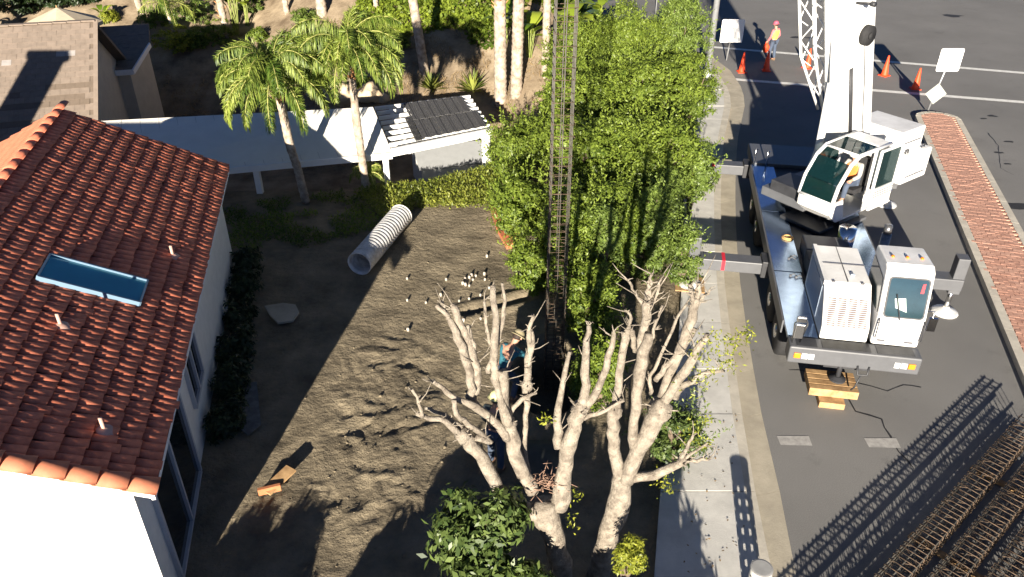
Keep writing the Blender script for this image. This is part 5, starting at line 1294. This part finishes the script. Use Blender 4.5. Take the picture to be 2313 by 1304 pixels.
for k, (u, v) in enumerate(pegs):
    p = P(u, v); o = link('marker_peg', pme); o.location = (p.x, p.y, lot_h(p.x, p.y)); o.rotation_euler = (random.gauss(0, .1), random.gauss(0, .1), 0); s_ = random.uniform(.7, 1.0); o.scale = (s_*1.15, s_*1.15, s_*.7)
    tag(o, PEGL.get((u, v), 'small pale marker peg standing in the tight cluster near the hedge'), 'peg', 'marker pegs in the lot')
# stones and clods
rngs = random.Random(9); mb = MB()
for k in range(1300):
    u, v = rngs.uniform(600, 1180), rngs.uniform(500, 1300); p = P(u, v)
    c = P(880, 960); 
    if rngs.random() > .25+.75*max(0, 1-math.hypot((p.x-c.x)/2.2, (p.y-c.y)/4)): continue
    r = .005+.035*rngs.random()**6; mb.blob((p.x, p.y, lot_h(p.x, p.y)+r*.1), (r, r*rngs.uniform(.6, 1.4), r*.6), 6, 4, .6, k)
tag(mb.build('dirt_clods', DIRT), 'loose clods and stones scattered over the bare earth', 'clods', kind='stuff')
# formwork board
fb = empty('formwork_board', P(625, 1085), label='angled timber board lying in the dirt beside the house shadow', cat='board'); o0 = Vector(fb.location)
a, b = P(600, 1112, .10), P(658, 1058, .16); m_ = MB(); m_.beam(a-o0, b-o0, .24, .04); m_.build('plank', TIMB, fb)
a, b = P(583, 1112, .12), P(634, 1100, .12); m_ = MB(); m_.beam(a-o0, b-o0, .06, .14); m_.build('edge_board', mat('red_board', (.42, .16, .07), .8, .2, 8), fb)
# concrete scrap in the shade, sheet by the pit
m_ = MB(); q = [P(u, v, .05) for u, v in ((598, 695), (640, 688), (668, 692), (676, 708), (662, 728), (628, 733), (612, 718))]; m_.prism([p for p in q], (0, 0, .05)); tag(m_.build('concrete_slab', CONC2), 'broken pale concrete slab lying in the house shadow', 'slab')
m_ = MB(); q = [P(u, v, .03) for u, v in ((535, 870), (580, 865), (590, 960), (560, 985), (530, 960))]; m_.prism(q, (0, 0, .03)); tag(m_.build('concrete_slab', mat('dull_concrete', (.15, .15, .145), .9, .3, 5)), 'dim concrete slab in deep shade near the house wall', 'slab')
# red retaining wall of blocks beside the hedge
RB = [mat('red_block', (.46, .15, .07), .9, .15, 6), mat('red_block_b', (.52, .19, .09), .9, .15, 6)]
rw = empty('red_retaining_wall', P(1140, 520), label='low red block retaining wall at the left foot of the hedge', cat='wall'); w0 = Vector(rw.location)
wl_ = [P(1112, 470, .0), P(1128, 520, .0), P(1150, 560, .0)]
for seg in range(2):
    a, b = wl_[seg], wl_[seg+1]; d = (b-a); n_ = max(2, int(d.length/.24)); d.normalize(); nn = Vector((-d.y, d.x, 0)); nn = nn if nn.x > 0 else -nn
    for k in range(n_):
        for c in range(3):
            m_ = MB(); p = a.lerp(b, (k+.5)/n_)-w0+nn*(.0+c*.16); m_.box(p+Vector((0, 0, .02+c*.05)), (.15, (b-a).length/n_*.96, .12), (nn, d, Vector((0, 0, 1)))); m_.build('block', random.choice(RB), rw)
# dark sheeting and spoil by the pit
TARP = mat('dark_sheet', (.05, .055, .05), .6, .2, 3); m_ = MB(); vs = []; fs = []
ta0 = P(1195, 1050); 
for j in range(9):
    for i in range(7):
        x, y = .15+i*.13, 10.05+j*.14; vs.append((x, y, .09+.05*noise.noise(Vector((x*3, y*3, 2)))+.025*math.sin(i*1.3+j*.7)))
for j in range(8):
    for i in range(6): fs.append((j*7+i, j*7+i+1, (j+1)*7+i+1, (j+1)*7+i))
m_.add(vs, fs, True); tr = m_.build('dark_sheet', TARP); tr.modifiers.new('s', 'SOLIDIFY').thickness = .006; tag(tr, 'dark plastic sheet spread on the ground behind the left bare tree', 'sheet')
# boulders
BOUL = mat('pale_rock', (.55, .44, .29), .9, .2, 2.5, bump=.4, bscale=8)
for k, (u, v, r, lab) in enumerate(((725, 222, .45, 'dark sided boulder below the queen palm fronds'), (772, 228, .62, 'largest pale boulder behind the sunlit patio cover'), (830, 225, .55, 'flat pale boulder right of the queen palm trunk'), (715, 215, .3, 'small yellow boulder at the left of the rocks'), (865, 228, .28, 'small boulder at the pergola corner'))):
    p = hillP(u, v); m_ = MB(); m_.blob((0, 0, r*.3), (r*1.2, r*.8, r*.75), 12, 9, .55, k+3); o = m_.build('boulder', BOUL); o.location = p; tag(o, lab, 'boulder', 'boulders behind the patio cover')
# market umbrella behind the brown roof
up = P(135, 45, 1.7); uq = PY(128, 17, 32.7); um = empty('patio_umbrella', (uq.x, uq.y, -1.4), label='beige patio umbrella behind the brown shingle roof', cat='umbrella')
zt = uq.z+1.4; m_ = MB(); n8 = 8; R0 = 1.55
vs = [(0, 0, zt)]+[(R0*math.cos(2*math.pi*k/n8+.3), R0*math.sin(2*math.pi*k/n8+.3), zt-.62) for k in range(n8)]+[(R0*math.cos(2*math.pi*k/n8+.3), R0*math.sin(2*math.pi*k/n8+.3), zt-.76) for k in range(n8)]
m_.add(vs, [(0, 1+k, 1+(k+1) % n8) for k in range(n8)]+[(1+k, 9+k, 9+(k+1) % n8, 1+(k+1) % n8) for k in range(n8)]); m_.build('canopy', mat('canvas', (.52, .44, .32), .9, .08, 4), um)
m_ = MB(); m_.cyl((0, 0, 0), (0, 0, zt+.08), .03, n=8); m_.build('pole', TIMB, um)
# cones
CONE = mat('cone_orange', (.85, .075, .02), .55, .06, 6)
def cone_mesh():
    m_ = MB(); m_.bbox(-.19, .19, -.19, .19, 0, .035); m_._lathe(Vector((0, 0, .03)), [(.155, 0), (.15, .03), (.035, .86), (.025, .87)], 18, Vector((0, 0, 1)), True); return m_.mesh('traffic_cone', CONE)
cme = cone_mesh()
for (u, v, lab) in ((1675, 163, 'leftmost orange traffic cone, by the corner kerb and sign'), (1730, 160, 'orange traffic cone standing in the boom shadow below the flagger'), (1823, 154, 'orange traffic cone left of the boom between the white lines'), (1893, 162, 'orange traffic cone hidden behind the lattice jib'), (1997, 171, 'orange traffic cone just right of the boom'), (2067, 201, 'rightmost orange traffic cone, near the island sign')):
    o = link('traffic_cone', cme); p = P(u, v, .008); o.location = p; o.rotation_euler = (0, 0, random.uniform(0, 1.5)); tag(o, lab, 'traffic cone', 'traffic cones across the junction')
# signs seen from behind
SIGNB = mat('sign_back', (.78, .78, .76), .4, .05, 4); POST = mat('sign_post', (.42, .43, .44), .45, .1, 8, metal=.5)
def sign(label, base, lean, hgt, w_, h_, diamond=False, yaw=0.0):
    o = empty('road_sign', base, yaw, label=label, cat='sign'); m_ = MB(); m_.tube([(0, 0, -.05), (lean, 0, hgt)], .035, 8); m_.build('post', POST, o)
    m_ = MB(); r = .07; pts = []
    for cx, cz, a0 in ((w_/2-r, h_/2-r, 0), (-w_/2+r, h_/2-r, 90), (-w_/2+r, -h_/2+r, 180), (w_/2-r, -h_/2+r, 270)):
        for k in range(4): a = R_(a0+k*30); pts.append((lean*(1-h_/2/hgt)+cx+r*math.cos(a), -.045, hgt-h_/2+.05+cz+r*math.sin(a)))
    m_.prism(pts, (0, .006, 0)); m_.build('panel', SIGNB, o)
    if diamond:
        m_ = MB(); c = .62; m_.prism([(lean*.3, -.05, c-.42), (lean*.3+.42, -.05, c), (lean*.3, -.05, c+.42), (lean*.3-.42, -.05, c)], (0, .006, 0)); m_.build('diamond_panel', mat('sign_back_dull', (.30, .32, .29), .5, .05, 4), o)
    return o
sb = P(1641, 134, .1); sign('white square sign back on a post at the kerb corner, left of the flagger', sb, .1, (PY(1648, 46, sb.y).z)-.1, 1.05, 1.05)
sb = P(2097, 246, MZ); sign('white square sign back with a diamond sign below, on the island tip', sb, .33, (PY(2128, 112, sb.y).z)-MZ, .88, .88, True)
p = hillP(1470, 22); p = Vector((P(1480, 40).x, P(1480, 40).y, 0)); sign('thin white sign partly hidden behind the hedge top at the junction', p, 0, 3.0, .9, .9, yaw=R_(65))
# street lamp at the corner
lp = P(1597, 172, SZ); lpo = empty('lamp_post', lp, label='pale grey lamp post at the corner beside the hedge', cat='lamp post')
m_ = MB(); m_.tube([(0, 0, 0), (0, 0, 8.5), (.3, 0, 8.9), (1.8, 0, 9.1)], [.15, .09, .07, .05], 12); m_.build('pole', POST, lpo); m_ = MB(); m_._lathe(Vector((0, 0, 0)), [(.24, 0), (.24, .12), (.15, .3)], 12, Vector((0, 0, 1)), False); m_.build('base', POST, lpo); m_ = MB(); m_.box((2.0, 0, 9.1), (.7, .25, .12)); m_.build('lamp_head', POST, lpo)
# perforated bin at the bottom edge
bp_ = P(1722, 1345, .2); cx, cy = 3.55, 7.05
bp = P(1720, 1288, .80); bn = empty('perforated_bin', (bp.x, bp.y, SZ), label='pale perforated round bin on the sidewalk at the bottom edge', cat='bin'); bn.rotation_euler[2] = -SUN_AZ
m_ = MB(); R0 = .16; Hb = .70; n_ = 24; rows_ = 36; vs = []; fs = []
for j in range(rows_+1):
    for k in range(n_): t = 2*math.pi*k/n_; vs.append((R0*math.cos(t), R0*math.sin(t), Hb*j/rows_))
for j in range(rows_):
    for k in range(n_):
        hole = (j % 4 in (1, 2)) and k % 3 == 1 and 3 < j < rows_-4
        if not hole: fs.append((j*n_+k, j*n_+(k+1) % n_, (j+1)*n_+(k+1) % n_, (j+1)*n_+k))
m_.add(vs, fs, True); m_.build('drum', mat('bin_grey', (.55, .55, .52), .6, .1, 6), bn); m_ = MB(); m_._lathe(Vector((0, 0, Hb)), [(.165, 0), (.165, .02), (.14, .025)], 24, Vector((0, 0, 1)), False); m_.build('lid', mat('bin_lid', (.32, .32, .31), .7, .1, 6), bn)
# fallen leaves on the sidewalk
rngs = np.random.default_rng(5); n_ = 45; pos = []
for i in range(n_):
    a = P(rngs.uniform(1545, 1680), rngs.uniform(930, 1290), SZ+.012); pos.append(tuple(a))
pos = np.array(pos); me = leaf_mesh('fallen_leaves', pos, rngs.normal(size=pos.shape)*.15+np.array([0, 0, 1]), rngs.normal(size=pos.shape), .055, .03, leafmat('dead_leaf', (.12, .08, .04), (.32, .22, .11), .1), None, 4); o = link('fallen_leaves', me); tag(o, 'brown leaves fallen on the sidewalk', 'leaves', kind='stuff')

# ================================================================== PEOPLE
SKIN = mat('skin', (.45, .25, .17), .55, .06, 10)
def skin_obj(name, verts, edges, m, parent, root=0, sub=2):
    me = bpy.data.meshes.new(name); me.from_pydata([v[0] for v in verts], edges, []); o = link(name, me, parent); me.materials.append(m)
    md = o.modifiers.new('skin', 'SKIN'); md.use_smooth_shade = True
    me.skin_vertices.new() if not me.skin_vertices else None
    sv = me.skin_vertices[0].data
    for i, v in enumerate(verts):
        r = v[1]; sv[i].radius = (r, r) if not hasattr(r, '__len__') else r; sv[i].use_root = (i == root)
    s_ = o.modifiers.new('sub', 'SUBSURF'); s_.levels = sub; s_.render_levels = sub
    return o
def person(label, loc, rz, J, shirt, trousers, hat, vest=None, scale=1.0, group=None):
    """J: joints in metres, feet at z=0, facing +y"""
    o = empty('person', loc, rz, label=label, cat='person', group=group); o.scale = (scale,)*3
    j = {k: Vector(v) for k, v in J.items()}
    V = []; E = []; ix = {}
    def add(n_, p, r): ix[n_] = len(V); V.append((tuple(p), r)); return ix[n_]
    def ed_(a, b): E.append((ix[a], ix[b]))
    add('pel', j['pel'], (.135, .10)); add('wai', j['pel'].lerp(j['chest'], .5), (.125, .095)); add('chest', j['chest'], (.15, .11)); add('neck', j['neck'], .055); add('hb', j['neck'].lerp(j['head'], .55), .07); add('head', j['head'], .098); add('top', j['head']+(j['head']-j['neck']).normalized()*.09, .075)
    for a, b in (('pel', 'wai'), ('wai', 'chest'), ('chest', 'neck'), ('neck', 'hb'), ('hb', 'head'), ('head', 'top')): ed_(a, b)
    for s_ in 'LR':
        add('sh'+s_, j['sh'+s_], .065); add('el'+s_, j['el'+s_], .047); add('wr'+s_, j['wr'+s_], .034); add('ha'+s_, j['wr'+s_]+(j['wr'+s_]-j['el'+s_]).normalized()*.08, .038)
        ed_('chest', 'sh'+s_); ed_('sh'+s_, 'el'+s_); ed_('el'+s_, 'wr'+s_); ed_('wr'+s_, 'ha'+s_)
        hd_ = (j['wr'+s_]-j['el'+s_]).normalized(); sd2 = hd_.cross(Vector((0, 1, 0))).normalized(); h0 = j['wr'+s_]+hd_*.085
        for k in range(5):
            off = (k-1.5)*.018 if k < 4 else -.045; L_ = (.06, .075, .07, .055, .04)[k]
            add('f%d%s' % (k, s_), h0+sd2*off+hd_*(.02 if k < 4 else -.03), .009); add('g%d%s' % (k, s_), h0+sd2*off*1.1+hd_*L_+Vector((0, .012, 0)), .008); ed_('ha'+s_, 'f%d%s' % (k, s_)); ed_('f%d%s' % (k, s_), 'g%d%s' % (k, s_))
        add('hi'+s_, j['hi'+s_], .088); add('kn'+s_, j['kn'+s_], .062); add('an'+s_, j['an'+s_], .045); add('to'+s_, j['an'+s_]+Vector((0, .15, -.04)), .04)
        ed_('pel', 'hi'+s_); ed_('hi'+s_, 'kn'+s_); ed_('kn'+s_, 'an'+s_); ed_('an'+s_, 'to'+s_)
    skin_obj('body', V, E, SKIN, o)
    def sub(names, pairs, grow, nm, m, root=0, over=None):
        vv = []; ii = {}
        for n_ in names:
            p, r = V[ix[n_]]; r = tuple(x+grow for x in r) if hasattr(r, '__len__') else r+grow
            if over and n_ in over: p = over[n_]
            ii[n_] = len(vv); vv.append((p, r))
        return skin_obj(nm, vv, [(ii[a], ii[b]) for a, b in pairs], m, o, root)
    sub(['chest', 'wai', 'pel', 'shL', 'elL', 'wrL', 'shR', 'elR', 'wrR'], [('pel', 'wai'), ('wai', 'chest'), ('chest', 'shL'), ('shL', 'elL'), ('elL', 'wrL'), ('chest', 'shR'), ('shR', 'elR'), ('elR', 'wrR')], .014, 'shirt', shirt)
    sub(['pel', 'hiL', 'knL', 'anL', 'hiR', 'knR', 'anR'], [('pel', 'hiL'), ('hiL', 'knL'), ('knL', 'anL'), ('pel', 'hiR'), ('hiR', 'knR'), ('knR', 'anR')], .018, 'trousers', trousers)
    if vest: sub(['chest', 'wai', 'pel', 'shL', 'shR'], [('pel', 'wai'), ('wai', 'chest'), ('chest', 'shL'), ('chest', 'shR')], .034, 'vest', vest)
    bt = mat('boot', (.16, .10, .06), .7, .2, 9)
    for s_ in 'LR':
        m_ = MB(); a = j['an'+s_]; m_.blob(a+Vector((0, .06, -.045)), (.052, .14, .048), 10, 6); m_.blob(a+Vector((0, -.01, .02)), (.05, .055, .08), 8, 6); m_.build('boot', bt, o)
    hd = j['head']; ax = (hd-j['neck']).normalized()
    m_ = MB(); m_._lathe(hd+ax*.02, [(.165, 0), (.16, .012), (.125, .02), (.122, .06), (.10, .11), (.06, .14), (.015, .15)], 18, ax, True); m_.build('hard_hat', hat, o)
    m_ = MB(); f = Vector((0, 1, 0)); f = (f-ax*f.dot(ax)).normalized(); m_.blob(hd+f*.10-ax*.03, (.014, .022, .022), 6, 5)
    for s_ in (-1, 1): m_.blob(hd+Vector((s_*.098, 0, 0)), (.016, .026, .034), 6, 5)
    m_.build('nose_and_ears', SKIN, o)
    m_ = MB()
    for s_ in (-1, 1): m_.blob(hd+f*.090+Vector((s_*.035, 0, 0)), .011, 6, 5)
    m_.build('eyes', mat('eye', (.03, .02, .02), .3, .1, 5), o)
    m_ = MB(); m_.blob(hd-f*.02+ax*.01, (.104, .10, .09), 10, 7); m_.build('hair', mat('hair', (.03, .02, .015), .7, .2, 20), o)
    return o
ST = dict(pel=(0, 0, .95), chest=(0, .01, 1.32), neck=(0, .02, 1.50), head=(0, .05, 1.66), shL=(-.19, 0, 1.42), shR=(.19, 0, 1.42), elL=(-.27, .02, 1.14), elR=(.30, -.04, 1.15), wrL=(-.27, .16, .92), wrR=(.25, .10, .95),
          hiL=(-.10, 0, .90), hiR=(.10, 0, .90), knL=(-.12, .05, .50), knR=(.12, -.02, .50), anL=(-.13, .04, .08), anR=(.14, -.06, .08))
VEST = mat('safety_vest', (.80, .72, .10), .7, .06, 9); PINK = mat('pink_shirt', (.55, .16, .17), .8, .1, 8); JEAN = mat('jeans', (.06, .08, .12), .85, .15, 10); PHAT = mat('pink_hat', (.55, .10, .15), .5, .06, 8)
fp = P(1741, 137, .008)
person('person in yellow safety vest and pink hat holding an orange cone', fp, R_(38), ST, PINK, JEAN, PHAT, VEST, 1.0)
# the cone in the hand of the flagger
rot = Matrix.Rotation(R_(38), 3, 'Z'); hp = fp+rot @ Vector((-.27, .20, .82))
m_ = MB(); m_.blob((0, 0, -.24), (.15, .12, .22), 12, 8, .25, 3); m_.blob((0, 0, -.02), (.05, .05, .06), 8, 6); m_.tube([(-.05, 0, -.03), (-.05, 0, .06), (.05, 0, .06), (.05, 0, -.03)], .012, 6); o = m_.build('orange_bag', CONE); o.location = hp; tag(o, 'orange bag held in the hand of the person in the vest', 'bag')
BENT = dict(pel=(0, -.12, .82), chest=(0, .12, 1.12), neck=(0, .24, 1.25), head=(0, .36, 1.36), shL=(-.19, .16, 1.18), shR=(.19, .16, 1.18), elL=(-.28, .34, .98), elR=(.28, .36, .98), wrL=(-.18, .52, .90), wrR=(.16, .54, .92),
            hiL=(-.11, -.10, .78), hiR=(.11, -.10, .78), knL=(-.15, .12, .46), knR=(.16, .14, .46), anL=(-.17, -.06, .08), anR=(.18, -.02, .08))
wp_ = Vector((-.12, 12.55, -.02)); person('person in teal shirt and dull hard hat bending beside the pit', wp_, R_(-40), BENT, mat('teal_shirt', (.03, .14, .18), .8, .15, 8), JEAN, mat('dull_hat', (.28, .24, .14), .6, .1, 8))
wq_ = Vector((-.30, 10.55, -.02)); person('person in dark clothes and pale yellow hard hat behind the left bare tree', wq_, R_(-30), ST, mat('dark_shirt', (.045, .06, .065), .8, .15, 8), JEAN, mat('yellow_hat', (.62, .60, .30), .45, .06, 8), None, .98)
# crane operator on the seat
SIT = dict(pel=(0, 0, .10), chest=(0, .02, .46), neck=(0, .04, .64), head=(0, .08, .80), shL=(-.19, .02, .56), shR=(.19, .02, .56), elL=(-.26, .14, .32), elR=(.26, .14, .32), wrL=(-.22, .36, .26), wrR=(.22, .36, .26),
           hiL=(-.10, .04, .09), hiR=(.10, .04, .09), knL=(-.14, .42, .12), knR=(.14, .42, .12), anL=(-.14, .46, -.26), anR=(.14, .46, -.26))
cl = Matrix.Rotation(R_(-10), 3, 'Z') @ (Cb+f_*-.35+zU*.60)+Vector((6.8, 12.45, 0)); fw = Matrix.Rotation(R_(-10), 3, 'Z') @ f_
person('crane operator in grey shirt seated in the open cab', cl, math.atan2(-fw.x, fw.y), SIT, mat('grey_shirt', (.35, .34, .32), .8, .1, 8), JEAN, mat('white_hat', (.6, .6, .56), .5, .05, 8), mat('orange_vest', (.75, .22, .05), .7, .08, 8))
